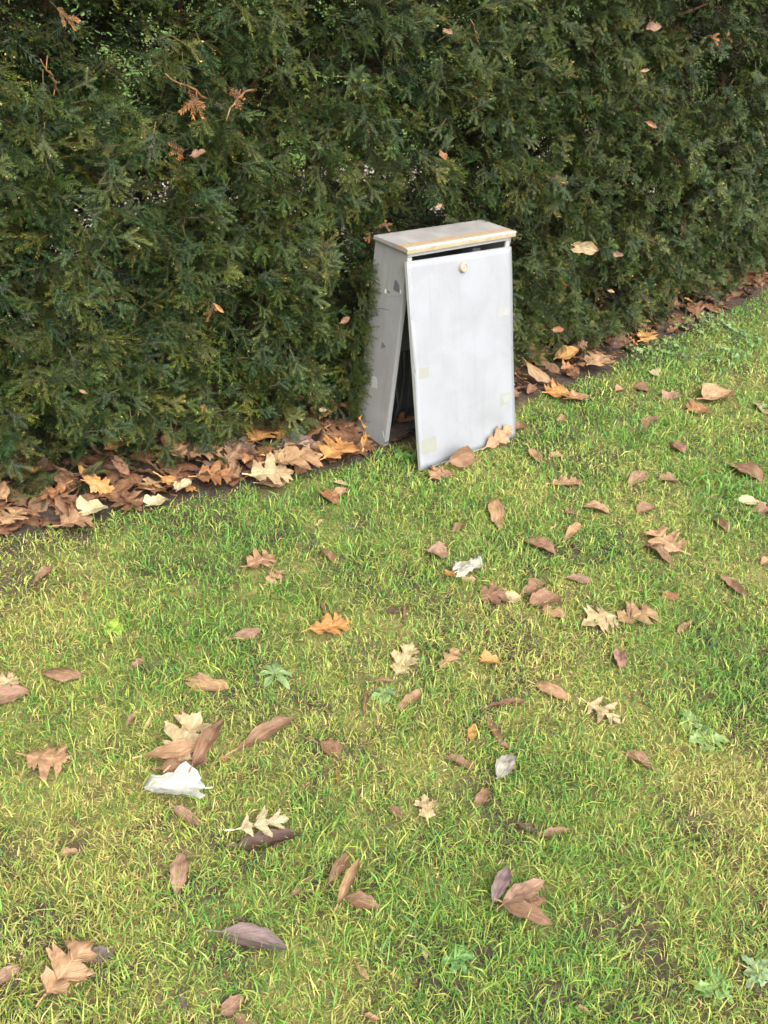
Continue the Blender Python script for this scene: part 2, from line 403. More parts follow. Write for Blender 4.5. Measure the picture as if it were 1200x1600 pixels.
# ------------------------------------------------------------------ cabinet
F0 = np.array([-0.0329, 2.6941]); YAW = R(46.01); CW, CD, CH = 0.512, 0.157, 0.718
CA = np.array([math.cos(YAW), math.sin(YAW)]); CB = np.array([-math.sin(YAW), math.cos(YAW)])
def cab_local(x, y):
    dx = x - F0[0]; dy = y - F0[1]
    return dx * CA[0] + dy * CA[1], dx * CB[0] + dy * CB[1]
cab = empty('utility_cabinet', (F0[0], F0[1], 0), YAW)
tag(cab, 'weathered pale grey metal cabinet with its front panel hanging loose, against the hedge', 'cabinet')
def cabinet():
    t = 0.004
    m = MB(); m.box(0.004, 0.004 + t, 0.0, CD, -0.02, CH - 0.017)            # left side with folded front edge
    m.build('side_panel', M_body, cab, 0.0012)
    m = MB(); m.box(CW - 0.004 - t, CW - 0.004, 0.0, CD, -0.02, CH - 0.017)
    m.build('side_panel', M_body, cab, 0.0012)
    for x0 in (0.0045 + t, CW - 0.0045 - t - 0.018):
        m = MB(); m.box(x0, x0 + 0.018, 0.0015, 0.009, -0.02, CH - 0.034); m.build('front_stile', M_edge, cab, 0.001)
    m = MB(); m.box(0.0045 + t, CW - 0.0045 - t, 0.0025, 0.016, CH - 0.0325, CH - 0.018); m.build('front_rail', M_edge, cab, 0.001)
    m = MB(); m.box(0.0085, CW - 0.0085, CD - 0.005, CD - 0.001, -0.02, CH - 0.018); m.build('back_panel', M_dark, cab)
    m = MB(); m.box(0.03, CW - 0.03, 0.02, CD - 0.008, 0.012, 0.018); m.build('floor_plate', M_dark, cab)
    # lid: top sheet and a rounded front fold that has rusted
    m = MB(); m.prism([(-0.004, CH - 0.013), (0.004, CH - 0.001), (0.012, CH), (CD, CH - 0.004), (CD, CH - 0.0165), (0.0, CH - 0.0165)], 0, -0.006, CW + 0.006)
    lid = m.build('lid', M_lid, cab, 0.0015)
    m = MB(); m.box(-0.0075, CW + 0.0075, -0.009, -0.0035, CH - 0.019, CH - 0.0055); m.build('lid_edge', M_rust, lid, 0.002)
    m = MB(); m.box(-0.0075, CW + 0.0075, -0.0085, 0.002, CH - 0.005, CH - 0.0005); m.build('lid_bead', M_white, lid, 0.0018)
    # side: overlapping seam strip, chipped marks, scratches
    m = MB(); m.prism([(0.0, 0.562), (0.06, 0.540), (0.135, 0.509), (0.135, 0.511), (0.06, 0.5425), (0.0, 0.565)], 0, 0.0032, 0.0045); m.build('seam_strip', M_body, cab)
    m = MB(); m.prism([(0.016, 0.566), (0.021, 0.590), (0.038, 0.603), (0.045, 0.597), (0.047, 0.567)], 0, 0.0030, 0.0045); m.build('bare_patch', M_mark, cab)
    m = MB(); m.prism([(0.050, 0.364), (0.070, 0.377), (0.071, 0.351)], 0, 0.0030, 0.0045); m.build('bare_patch', M_mark, cab)
    m = MB(); m.prism([(0.062, 0.548), (0.073, 0.551), (0.072, 0.556), (0.061, 0.553)], 0, 0.0030, 0.0045); m.build('bare_patch', M_mark, cab)
    m = MB(); m.prism([(0.079, 0.543), (0.085, 0.542), (0.087, 0.551), (0.083, 0.558), (0.080, 0.554)], 0, 0.0030, 0.0045); m.build('white_chip', M_white, cab)
    m = MB(); m.prism([(0.009, 0.566), (0.014, 0.565), (0.015, 0.574), (0.011, 0.577)], 0, 0.0030, 0.0045); m.build('white_chip', M_white, cab)
    m = MB(); m.prism([(0.055, 0.493), (0.085, 0.487), (0.115, 0.477), (0.115, 0.479), (0.085, 0.4895), (0.055, 0.4945)], 0, 0.0034, 0.0045); m.build('scratch', M_mark, cab)
    m = MB(); m.prism([(0.07, 0.20), (0.10, 0.19), (0.115, 0.21), (0.10, 0.24), (0.078, 0.235)], 0, 0.0035, 0.0045); m.build('pale_scuff', M_edge, cab)
    m = MB(); m.prism([(0.006, 0.03), (0.016, 0.05), (0.016, 0.053), (0.006, 0.034)], 0, 0.0030, 0.0045); m.build('white_chip', M_white, cab)
    # inside, dimly seen through the gap
    m = MB(); m.box(0.05, 0.30, 0.10, 0.135, 0.30, 0.56); m.build('switch_box', M_mark, cab, 0.003)
    m = MB(); m.box(0.36, 0.40, 0.04, 0.09, 0.45, 0.66); m.build('bracket', M_mark, cab, 0.002)
    for k, (x, y) in enumerate([(0.06, 0.09), (0.085, 0.10), (0.115, 0.08), (0.15, 0.10), (0.19, 0.09)]):
        m = MB(); m.tube([(x, y, 0.02), (x + 0.01 * math.sin(k), y - 0.01, 0.1), (x + 0.02 * math.cos(k * 2), y + 0.004, 0.2), (x, y + 0.01, 0.31)], 0.006); m.build('cable', M_cable, cab, smooth=True)
cabinet()

def door():
    D = np.array([[-0.0330, 2.6800, 0.6816], [0.3270, 3.0480, 0.6618], [0.4540, 2.8885, 0.010], [0.1118, 2.5350, 0.008]])
    X = (D[1] - D[0] + D[2] - D[3]) / 2; Y = (D[0] - D[3] + D[1] - D[2]) / 2
    w = np.linalg.norm(X); h = np.linalg.norm(Y); X /= w; Y -= X * (Y @ X); Y /= np.linalg.norm(Y); N = np.cross(X, Y)
    c = D.mean(0)
    dm = Matrix(((X[0], Y[0], N[0], c[0]), (X[1], Y[1], N[1], c[1]), (X[2], Y[2], N[2], c[2]), (0, 0, 0, 1)))
    loc = cab.matrix_basis.inverted() @ dm                # local x across, y up the panel, z out of its face
    hw, hh, t = w / 2, h / 2, 0.0016
    # slightly bowed face sheet with a folded return all round and two nicks in its left edge
    zf = lambda x, y: 0.003 * math.sin(x * 5 + 1) * math.sin(y * 4 + 0.6) - 0.0015 * math.sin(y * 11 + x * 7)
    nx, ny = 24, 32; v = []; f = []
    for j in range(ny + 1):
        for i in range(nx + 1):
            x = -hw + w * i / nx; y = -hh + h * j / ny
            z = zf(x, y)
            if i == 0 and j in (7 * ny // 14, 24 * ny // 32): x += 0.004
            v.append((x, y, z))
    k = nx + 1
    for j in range(ny):
        for i in range(nx): f.append((j * k + i, j * k + i + 1, (j + 1) * k + i + 1, (j + 1) * k + i))
    m = MB(); m.add(v, f)
    d = m.build('door', M_door, cab, smooth=True); d.matrix_local = loc; d['label'] = 'loose front panel leaning out at the bottom'
    so = d.modifiers.new('thickness', 'SOLIDIFY'); so.thickness = t; so.offset = -1
    def part(name, mb, mat, bev=0, par=d, sm=False):
        return mb.build(name, mat, par, bev, sm)
    e = 0.013
    m = MB(); m.box(-hw - 0.0005, -hw + 0.0015, -hh, hh, -e, -0.0012); part('edge_return', m, M_edge)
    m = MB(); m.box(hw - 0.0015, hw + 0.0005, -hh, hh, -e, -0.0012); part('edge_return', m, M_edge)
    m = MB(); m.box(-hw + 0.002, hw - 0.002, hh - 0.0015, hh + 0.0005, -e, -0.0012); part('edge_return', m, M_edge)
    m = MB(); m.box(-hw + 0.002, hw - 0.002, -hh - 0.0005, -hh + 0.0015, -e, -0.0012); part('edge_return', m, M_edge)
    # round lock
    lx, ly = -hw + 0.49 * w, hh - 0.062 * h
    n = 28; prof = [(0.0165, 0.0), (0.0165, 0.006), (0.0148, 0.013), (0.0120, 0.0145), (0.0110, 0.0120), (0.0, 0.0120)]
    v = []; f = []
    for (r, z) in prof:
        for i in range(n): v.append((lx + r * math.cos(2 * math.pi * i / n), ly + r * math.sin(2 * math.pi * i / n), z + 0.002))
    for q in range(len(prof) - 1):
        for i in range(n): f.append((q * n + i, q * n + (i + 1) % n, (q + 1) * n + (i + 1) % n, (q + 1) * n + i))
    m = MB(); m.add(v, f); lk = part('lock', m, M_lock, 0, d, False)
    m = MB(); m.prism([(lx - 0.0045, ly - 0.0055), (lx + 0.003, ly - 0.006), (lx + 0.005, ly + 0.001), (lx + 0.001, ly + 0.006), (lx - 0.004, ly + 0.004)], 2, 0.0135, 0.0152); m.build('keyhole_cover', M_keyhole, d)
    # remains of peeled tape
    def patch(u0, u1, v0, v1, mat, seed, jag=0.18, z=0.0007):
        r = random.Random(seed); pts = []
        cx, cy = (u0 + u1) / 2, (v0 + v1) / 2
        nn = 30
        for i in range(nn):
            a = 2 * math.pi * i / nn; c_, s_ = math.cos(a), math.sin(a)
            q = 1 / max(abs(c_), abs(s_)); rr = q * (1 - jag * (.6 * r.random() + .4 * (.5 + .5 * math.sin(a * 3 + seed))))
            u = cx + (u1 - u0) / 2 * c_ * rr; vv = cy + (v1 - v0) / 2 * s_ * rr
            pts.append((-hw + u * w, hh - vv * h))
        pts = pts[::-1]; c0 = (-hw + cx * w, hh - cy * h); vv_ = [(*c0, zf(*c0) + z)]; ff = []
        for ring in (.5, .97, 1.0):
            for p in pts:
                x = c0[0] + (p[0] - c0[0]) * ring; y = c0[1] + (p[1] - c0[1]) * ring
                vv_.append((x, y, zf(x, y) + (z if ring < 1 else -.0004)))
        for i in range(nn):
            j = (i + 1) % nn; ff.append((0, 1 + j, 1 + i))
            for k_ in (0, 1): ff.append((1 + k_ * nn + i, 1 + k_ * nn + j, 1 + (k_ + 1) * nn + j, 1 + (k_ + 1) * nn + i))
        m = MB(); m.add(vv_, ff); part('tape_residue', m, mat)
    patch(0.012, 0.115, 0.185, 0.275, M_door, 1); patch(0.035, 0.13, 0.492, 0.548, M_resid, 2, 0.1, 0.0007)
    patch(0.018, 0.17, 0.845, 0.925, M_resid, 3, 0.06, 0.0007); patch(0.82, 0.97, 0.285, 0.345, M_greyres, 4, 0.35, 0.0007)
    patch(0.83, 0.975, 0.735, 0.81, M_resid, 5, 0.3, 0.0007); patch(0.86, 0.95, 0.75, 0.795, M_door, 6, 0.3, 0.0012)
    return c, w, h
door()

# ------------------------------------------------------------------ yew hedge
hedge = empty('yew_hedge', (*HL[len(HL) // 2], 0))
tag(hedge, 'tall clipped dark green yew hedge behind the grey cabinet, running off to the right', 'hedge')
HO = np.array([*HL[len(HL) // 2], 0.0])

def quad(a, b, c, d): return [a, b, c, a, c, d]
def needle_shoot(L, spacing, nl, nw, base, out, r, col, droop):
    """flat two-ranked shoot along direction base->out in the spray plane (x,y), returns kites"""
    n = max(3, int(L / spacing)); V = []; C = []
    d = np.array(out); sd = np.array([-d[1], d[0]])
    for i in range(n):
        t = (i + 0.5) / n; p = np.array([*(np.array(base) + d * L * t), 0.0]); p[2] = -droop * (L * t) ** 2 * 8
        for sg in (-1, 1):
            a = R(r.uniform(48, 72)) * (1 - 0.55 * t)
            ln = nl * r.uniform(0.75, 1.15) * (0.6 + 0.8 * math.sin(math.pi * min(1, 0.15 + 0.75 * t)) * 0.6)
            nd = math.cos(a) * d + sg * math.sin(a) * sd
            up = r.uniform(-0.1, 0.45)
            D3 = np.array([nd[0], nd[1], up]); D3 /= np.linalg.norm(D3)
            S3 = np.cross(D3, [0, 0, 1.0]); S3 /= np.linalg.norm(S3) + 1e-9
            S3 = S3 + np.array([0, 0, r.uniform(-0.5, 0.5)])
            q = p + np.array([0, 0, r.uniform(-.001, .001)])
            V += [q + D3 * ln * .1 + S3 * nw * .58, q + D3 * ln - np.array([0, 0, 0.12 * ln]), q + D3 * ln * .1 - S3 * nw * .58]
            g = r.uniform(0.8, 1.2); cc = np.array(col) * g
            C += [cc, cc * 1.1, cc]
    return V, C

def make_spray(seed, detail, dead=False):
    r = random.Random(seed); V = []; C = []; L = r.uniform(0.15, 0.21)
    green = [(0.020, 0.034, 0.010), (0.030, 0.030, 0.012), (0.017, 0.030, 0.011), (0.045, 0.032, 0.016)]
    brown = [(0.42, 0.19, 0.06), (0.34, 0.16, 0.06)]
    sp, nl, nw = (0.0052, 0.020, 0.0034) if detail == 0 else ((0.0085, 0.023, 0.005) if detail == 1 else (0.013, 0.028, 0.008))
    pal = brown if dead else green
    axis_col = (0.06, 0.04, 0.022) if not dead else (0.4, 0.22, 0.10)
    tips = []
    k = r.randint(5, 7); side = r.choice((-1, 1))
    for i in range(k):
        t = 0.22 + 0.68 * i / (k - 1); side = -side
        a = R(r.uniform(32, 58)) * side; l = r.uniform(0.055, 0.10) * (1.15 - 0.6 * t)
        o = (math.cos(a), math.sin(a)); b = (L * t, 0.01 * math.sin(t * 5))
        v, c = needle_shoot(l, sp, nl, nw, b, o, r, pal[r.randrange(len(pal))], 0.6); V += v; C += c
        tips.append(((b[0] + o[0] * l), (b[1] + o[1] * l)))
        S2 = np.array([-o[1], o[0], 0]) * 0.0009
        e0 = np.array([*b, 0]); e1 = np.array([b[0] + o[0] * l, b[1] + o[1] * l, -0.6 * l * l * 8])
        V += quad(e0 - S2, e0 + S2, e1 + S2 * .6, e1 - S2 * .6); C += [np.array(axis_col)] * 6
    v, c = needle_shoot(L * 0.55, sp, nl, nw, (L * 0.5, 0), (1, 0), r, pal[r.randrange(len(pal))], 0.2); V += v; C += c
    e0, e1 = np.array([-0.03, 0, 0.0]), np.array([L, 0, -.01]); S2 = np.array([0, 0.0016, 0])
    V += quad(e0 - S2, e0 + S2, e1 + S2 * .5, e1 - S2 * .5); C += [np.array(axis_col)] * 6
    for (x, y) in tips:                                   # tan buds and male cones at some tips
        if r.random() < 0.55 and detail < 2:
            p = np.array([x, y, -0.03 * 0.5 * 0]) ; b = r.uniform(0.003, 0.0055)
            tc = np.array([0.36, 0.24, 0.10]) * r.uniform(0.6, 1.3)
            p[2] = -0.004
            V += quad(p, p + [b, b * .6, b * .5], p + [2 * b, 0, b], p + [b, -b * .6, b * .5]); C += [tc] * 6
    V = np.array(V, float); V[:, 2] -= 0.9 * (np.maximum(V[:, 0], 0)) ** 2        # tips hang
    return V, np.array(C, float)

def make_sprig(seed, big=False, dead=False):
    """clipped shoot: short leader with two to four side twigs, needles in two ranks"""
    r = random.Random(seed); V = []; C = []; L = r.uniform(.065, .105)
    base = r.choice([(0.0150, 0.030, 0.0075), (0.022, 0.036, 0.008), (0.009, 0.024, 0.0080), (0.032, 0.045, 0.010), (0.0115, 0.028, 0.0085)])
    if dead: base = r.choice([(.13, .058, .024), (.17, .08, .034), (.10, .045, .022)])
    sp, nl, nw = (.0050, .0155, .0030) if not big else (.0080, .018, .0048)
    def run(v, c, x0, x1):
        v = np.array(v); c = np.array(c); f = np.clip((np.hypot(v[:, 0] - x0[0], v[:, 1] - x0[1]) / x1 - .6) / .4, 0, 1)[:, None]
        V.extend(v); C.extend(c * (1 + f * np.array([[1.5, 1.15, .5]])))
    v, c = needle_shoot(L, sp, nl, nw, (0, 0), (1, 0), r, base, .5); run(v, c, (0, 0), L)
    sd = r.choice((-1, 1))
    for i in range(r.randint(2, 4)):
        t = r.uniform(.1, .6); sd = -sd; a = R(r.uniform(30, 60)) * sd; l = r.uniform(.025, .05); o = (math.cos(a), math.sin(a))
        v, c = needle_shoot(l, sp, nl * .9, nw, (L * t, 0), o, r, base, .8); run(v, c, (L * t, 0), l)
        e0 = np.array([L * t, 0, 0]); e1 = e0 + np.array([o[0] * l, o[1] * l, -.003]); S2 = np.array([-o[1], o[0], 0]) * .0008
        V += quad(e0 - S2, e0 + S2, e1 + S2 * .6, e1 - S2 * .6); C += [np.array([.085, .065, .025])] * 6
        if r.random() < .28:
            b = r.uniform(.0022, .0042); p = e1; tc = np.array([.34, .22, .09]) * r.uniform(.6, 1.3)
            V += quad(p, p + [b, b * .7, b * .5], p + [2 * b, 0, b], p + [b, -b * .7, b * .5]); C += [tc] * 6
    e0, e1 = np.array([-.03, 0, 0.]), np.array([L, 0, -.004]); S2 = np.array([0, .0010, 0])
    V += quad(e0 - S2, e0 + S2, e1 + S2 * .5, e1 - S2 * .5); C += [np.array([.085, .06, .025])] * 6
    V = np.array(V, float); V[:, 2] -= r.uniform(1.2, 3.2) * np.maximum(V[:, 0], 0) ** 2
    return V, np.array(C, float)

def place_sprays(protos, pos, ax, nrm, sc, tint, idx):
    """merge copies of spray prototypes; returns verts, colours (all quads in order)"""
    ax = ax / np.linalg.norm(ax, axis=1)[:, None]
    y = np.cross(nrm, ax); y /= np.linalg.norm(y, axis=1)[:, None] + 1e-9
    z = np.cross(ax, y)
    VV = []; CC = []
    for k, (pv, pc) in enumerate(protos):
        w = np.where(idx == k)[0]
        if not len(w): continue
        Rm = np.stack([ax[w], y[w], z[w]], 2)
        vv = np.einsum('nij,vj->nvi', Rm, pv) * sc[w][:, None, None] + pos[w][:, None, :]
        cc = pc[None] * tint[w][:, None, :]
        VV.append(vv.reshape(-1, 3)); CC.append(cc.reshape(-1, 3))
    return np.vstack(VV), np.vstack(CC)

def in_cab(p, mg):
    u, v = cab_local(p[:, 0], p[:, 1])
    return (u > -mg) & (u < CW + mg) & (v > -0.25) & (v < CD) & (p[:, 2] < CH + mg * 0.6)

GAPS = []      # openings in the hedge: (s, z, radius s, radius z)
def hedge_hit(px, py, n=0.0):
    d = ray(px, py)
    for t in np.linspace(1.2, 9, 800):
        p = np.array([0, 0, CAM_H]) + d * t
        if hedge_sn(p[0], p[1])[1][0] < n: return p
    return p
for (px, py, rs, rz) in [(160, 140, .06, .05), (100, 150, .07, .06), (235, 165, .06, .06), (270, 250, .10, .10), (330, 285, .10, .07), (200, 270, .08, .06), (10, 320, .06, .05),
                         (300, 130, .08, .08), (215, 60, .08, .06), (150, 285, .06, .06), (400, 180, .06, .08), (120, 330, .06, .05)]:
    p = hedge_hit(px, py); s, _ = hedge_sn(p[0], p[1]); GAPS.append((s[0], p[2], rs, rz))

def face(s, z):
    n = 0.11 * (fbm(s * 3.2, z * 3.2, 21, 3) - 0.5) + 0.05 * (vnoise(s * 9, z * 9, 5) - 0.5)
    return n - 0.02 * np.clip((0.22 - z) / 0.22, 0, 1) ** 1.5

def hedge_foliage():
    protos0 = [make_sprig(i) for i in range(14)]
    protos1 = [make_sprig(50 + i, True) for i in range(10)]
    protos2 = [make_spray(90 + i, 2) for i in range(4)]
    allp = protos0 + protos1 + protos2
    s_lo, s_hi = S_CAB - 3.3, S_CAB + 4.9
    P, A, Nn, Sc, T, I = [], [], [], [], [], []
    def layer(count, d0, d1, which, sc, slo=s_lo, shi=s_hi, zmax=1.95, gap=True):
        cl = .485 if d0 < .05 else .44 if d0 < .15 else .30
        s = rng.uniform(slo, shi, count); z = rng.uniform(0.025, zmax, count) ; dep = rng.uniform(d0, d1, count)
        # clumps: foliage gathers where the clump noise is high
        keep = fbm(s * 8, z * 8, 33 if d0 < .05 else 40 + len(P), 2) + rng.uniform(-.16, .16, count) > cl
        if gap:
            for (gs, gz_, rs, rz) in GAPS:
                q = ((s - gs) / (rs * .4)) ** 2 + ((z - gz_) / (rz * .4)) ** 2
                keep &= ~((q < 1) & (rng.random(count) < 0.96))
        s, z, dep = s[keep], z[keep], dep[keep]; c = len(s)
        n = face(s, z) - dep
        xy, t = hedge_pt(s, n); nv = np.stack([t[:, 1], -t[:, 0]], -1)
        lat = rng.normal(0, 0.75, c); up = rng.normal(0.10, 0.45, c); o = rng.uniform(0.25, 1.0, c)
        ax = np.concatenate([nv * o[:, None] + t * lat[:, None], up[:, None]], 1)
        nr = np.concatenate([nv * rng.uniform(0.1, 1.1, c)[:, None] + t * rng.normal(0, .45, c)[:, None], rng.uniform(0.35, 1.2, c)[:, None]], 1)
        pos = np.c_[xy, z]; axn = ax / np.linalg.norm(ax, axis=1)[:, None]
        scs = sc * rng.uniform(0.75, 1.2, c)
        bad = np.zeros(c, bool)
        for f_, mg in ((0, .025), (.05, .02), (.10, .012)): bad |= in_cab(pos + axn * (f_ * scs)[:, None], mg)
        tip = pos + axn * (0.12 * scs)[:, None]
        bad |= tip[:, 2] < 0.025
        ok = ~bad; c = ok.sum()
        P.append(pos[ok]); A.append(ax[ok]); Nn.append(nr[ok]); Sc.append(scs[ok]); I.append(rng.choice(which, c))
        g = rng.normal(1.0, 0.18, c).clip(.6, 1.5); y = rng.random(c)
        tint = np.stack([g * (1 + 0.40 * (y > 0.8) + .12 * rng.normal(0, 1, c)).clip(.7, 1.8), g * (1 + 0.22 * (y > 0.8)), g * (1 + 0.1 * rng.normal(0, 1, c))], 1)
        T.append(tint)
    a0, a1, a2 = list(range(14)), list(range(14, 24)), list(range(24, 28))
    layer(8600, -0.01, 0.08, a0, 0.82, S_CAB - 1.95, S_CAB + 1.5, 1.6)
    layer(3800, 0.08, 0.18, a0, 0.95, S_CAB - 1.95, S_CAB + 1.5, 1.6)
    layer(3100, 0.16, 0.32, a1, 1.25, S_CAB - 2.1, S_CAB + 1.5, 1.65)
    layer(8000, -0.01, 0.15, a1, 0.98, S_CAB + 1.5, S_CAB + 4.6, 1.75)
    layer(1300, 0.0, 0.20, a1, 1.2, s_lo, S_CAB - 1.75, 1.8)
    layer(3200, 0.28, 0.50, a2, 1.15, s_lo, s_hi, 2.2)
    layer(2700, 0.45, 0.75, a2, 1.4, s_lo, s_hi, 2.2)
    layer(1900, 0.70, 0.92, a2, 1.6, s_lo, s_hi, 2.2)
    c = 150; u = -rng.uniform(.008, .05, c); z = rng.uniform(.06, .62, c); w_ = rng.uniform(.125, .175, c)
    P.append(np.stack([F0[0] + u * CA[0] + w_ * CB[0], F0[1] + u * CA[1] + w_ * CB[1], z], 1))
    A.append(np.stack([-CB[0] * .8 - CA[0] * .2 + rng.normal(0, .2, c), -CB[1] * .8 - CA[1] * .2 + rng.normal(0, .2, c), rng.normal(-.1, .5, c)], 1))
    Nn.append(np.stack([-CA[0] + rng.normal(0, .4, c), -CA[1] + rng.normal(0, .4, c), rng.uniform(.2, 1, c)], 1)); Sc.append(rng.uniform(.35, .62, c)); I.append(rng.choice(a0, c)); T.append(rng.normal(1, .15, (c, 1)).clip(.6, 1.4) * np.ones((1, 3)))
    v, c = place_sprays(allp, np.vstack(P), np.vstack(A), np.vstack(Nn), np.concatenate(Sc), np.vstack(T), np.concatenate(I))
    v = v - HO
    q = np.arange(len(v), dtype=np.int32).reshape(-1, 3)
    o = mesh_np('foliage', v, q, M_yew, c, hedge); o['kind'] = 'stuff'
    print('hedge quads', len(q))
hedge_foliage()

def stems():
    r = random.Random(4)
    ps = [(-1.55, -.44), (-1.0, -.46), (-.42, -.42), (.15, -.46), (.75, -.42), (1.4, -.44), (2.1, -.42), (2.9, -.44), (3.8, -.42)]
    for i, (ds, n) in enumerate(ps):
        xy, t = hedge_pt(np.array([S_CAB + ds]), np.array([n])); x, y = xy[0]; t = t[0]; nv = np.array([t[1], -t[0]])
        m = MB(); lean = r.uniform(-.12, .12); pts = []; rad = []
        for k in range(9):
            z = -0.03 + k * 0.235; pts.append((x - HO[0] + lean * z * t[0] + 0.02 * math.sin(z * 5 + i), y - HO[1] + lean * z * t[1] + 0.02 * math.cos(z * 4 + i), z)); rad.append(0.045 * (1 - 0.09 * k) * (1.3 if k == 0 else 1))
        m.tube(pts, rad, 9); o = m.build('trunk', M_bark, hedge, smooth=True)
        for k in range(12):
            z = 0.15 + k * 0.145; j = min(8, int((z + .03) / .235)); p = np.array(pts[j]); p[2] = z
            a = r.uniform(0, 2 * math.pi); d = nv * math.cos(a) + t * math.sin(a); l = r.uniform(.22, .34) if math.cos(a) > -.3 else .25
            if 0.0 < ds < 0.6 and z < 0.85 and math.cos(a) > -.1: continue
            bm_ = MB(); bm_.tube([p, p + np.array([*(d * l * .5), 0.07]), p + np.array([*(d * l), 0.10 + r.uniform(-.05, .08)])], [0.011, 0.008, 0.003], 5); b = bm_.build('branch', M_bark, o, smooth=True)
stems()

def dead_sprays():
    spots = [(870, 285, .7), (855, 270, .55), (605, 360, .40), (592, 372, .40), (1085, 352, .6), (1118, 60, .6), (1145, 62, .45), (345, 480, .45), (930, 190, .35), (310, 145, .75), (372, 140, .5), (1065, 245, .5), (890, 445, .3), (960, 405, .3), (300, 240, .5), (100, 15, .5), (330, 640, .3), (740, 150, .4)]
    for i, (px, py, sc) in enumerate(spots):
        p = hedge_hit(px, py, 0.035 if not (580 < px < 620) else 0.07)
        pv, pc = make_sprig(300 + i, i % 2 == 0, True)
        s, _ = hedge_sn(p[0], p[1]); _, t = hedge_pt(s, np.zeros(1)); t = t[0]; nv = np.array([t[1], -t[0]])
        r = random.Random(i); a = np.array([[*(nv * .35 + t * r.uniform(-.8, .8)), r.uniform(-.6, .3)]]); nr = np.array([[*(nv * .8), .5]])
        v, c = place_sprays([(pv, pc)], np.array([p - np.array([*(nv * .045), 0.0])]), a, nr, np.array([sc * 1.25]), np.array([[1., 1, 1]]), np.array([0]))
        mesh_np('dead_spray', v - HO, np.arange(len(v), dtype=np.int32).reshape(-1, 3), M_yew, c, hedge)
    # bare brown twigs that reach out of the foliage
    q = NT('bare_twig_bark'); q.col((0.20, 0.10, 0.045)); q.set(.7, .3)
    for (a, b, c_) in [((258, 117), (300, 138), (350, 172)), ((352, 186), (366, 146), (398, 140)), ((735, 30), (750, 60), (748, 90)), ((62, 95), (85, 118), (92, 150))]:
        r = random.Random(a[0]); P0 = hedge_hit(*a, .05); P1 = hedge_hit(*b, .03); P2 = hedge_hit(*c_, -.10); pts = []
        for t in np.linspace(0, 1, 9):
            pts.append((1 - t) ** 2 * P0 + 2 * t * (1 - t) * P1 + t * t * P2 + np.array([r.uniform(-1, 1), r.uniform(-1, 1), r.uniform(-1, 1)]) * .004 - HO)
        m = MB(); m.tube(pts, np.linspace(.0012, .004, 9), 5)
        for k in (2, 4, 6): m.tube([pts[k], pts[k] + np.array([r.uniform(-.02, .02), r.uniform(-.02, .02), r.choice((-1, 1)) * r.uniform(.012, .03)])], [.0016, .0008], 4)
        m.build('twig', q.m, hedge, smooth=True)
dead_sprays()

# ------------------------------------------------------------------ leaves
COLS = dict(tan=(0.31, 0.175, 0.098), pale=(0.39, 0.275, 0.158), brown=(0.205, 0.108, 0.066), dark=(0.085, 0.047, 0.034), orange=(0.40, 0.19, 0.065), rust=(0.26, 0.115, 0.055),
            pink=(0.27, 0.15, 0.105), purple=(0.15, 0.095, 0.095), white=(0.43, 0.415, 0.365), cream=(0.41, 0.325, 0.20), grey=(0.29, 0.26, 0.22), straw=(0.50, 0.42, 0.20))
OUT = dict(
    oak=[(0, .01), (.08, .05), (.13, .16), (.19, .33), (.25, .27), (.31, .31), (.345, .13), (.40, .22), (.47, .47), (.52, .40), (.60, .50), (.615, .26), (.60, .15), (.68, .20), (.76, .40), (.79, .28), (.86, .30), (.83, .13), (.90, .11), (.93, .05), (1, 0)],
    star=[(0, .01), (.12, .07), (.19, .20), (.22, .38), (.28, .26), (.36, .33), (.38, .17), (.47, .24), (.56, .50), (.60, .36), (.69, .45), (.665, .20), (.73, .13), (.80, .20), (.85, .13), (1, 0)],
    lobed=[(0, .01), (.10, .035), (.16, .13), (.24, .33), (.29, .40), (.30, .25), (.285, .14), (.33, .09), (.39, .11), (.46, .26), (.56, .46), (.62, .50), (.63, .38), (.66, .36), (.60, .22), (.575, .12), (.63, .09), (.70, .15), (.82, .33), (.88, .36), (.87, .24), (.81, .12), (.87, .10), (.93, .13), (1, 0)])
LEAF_SPOTS = []
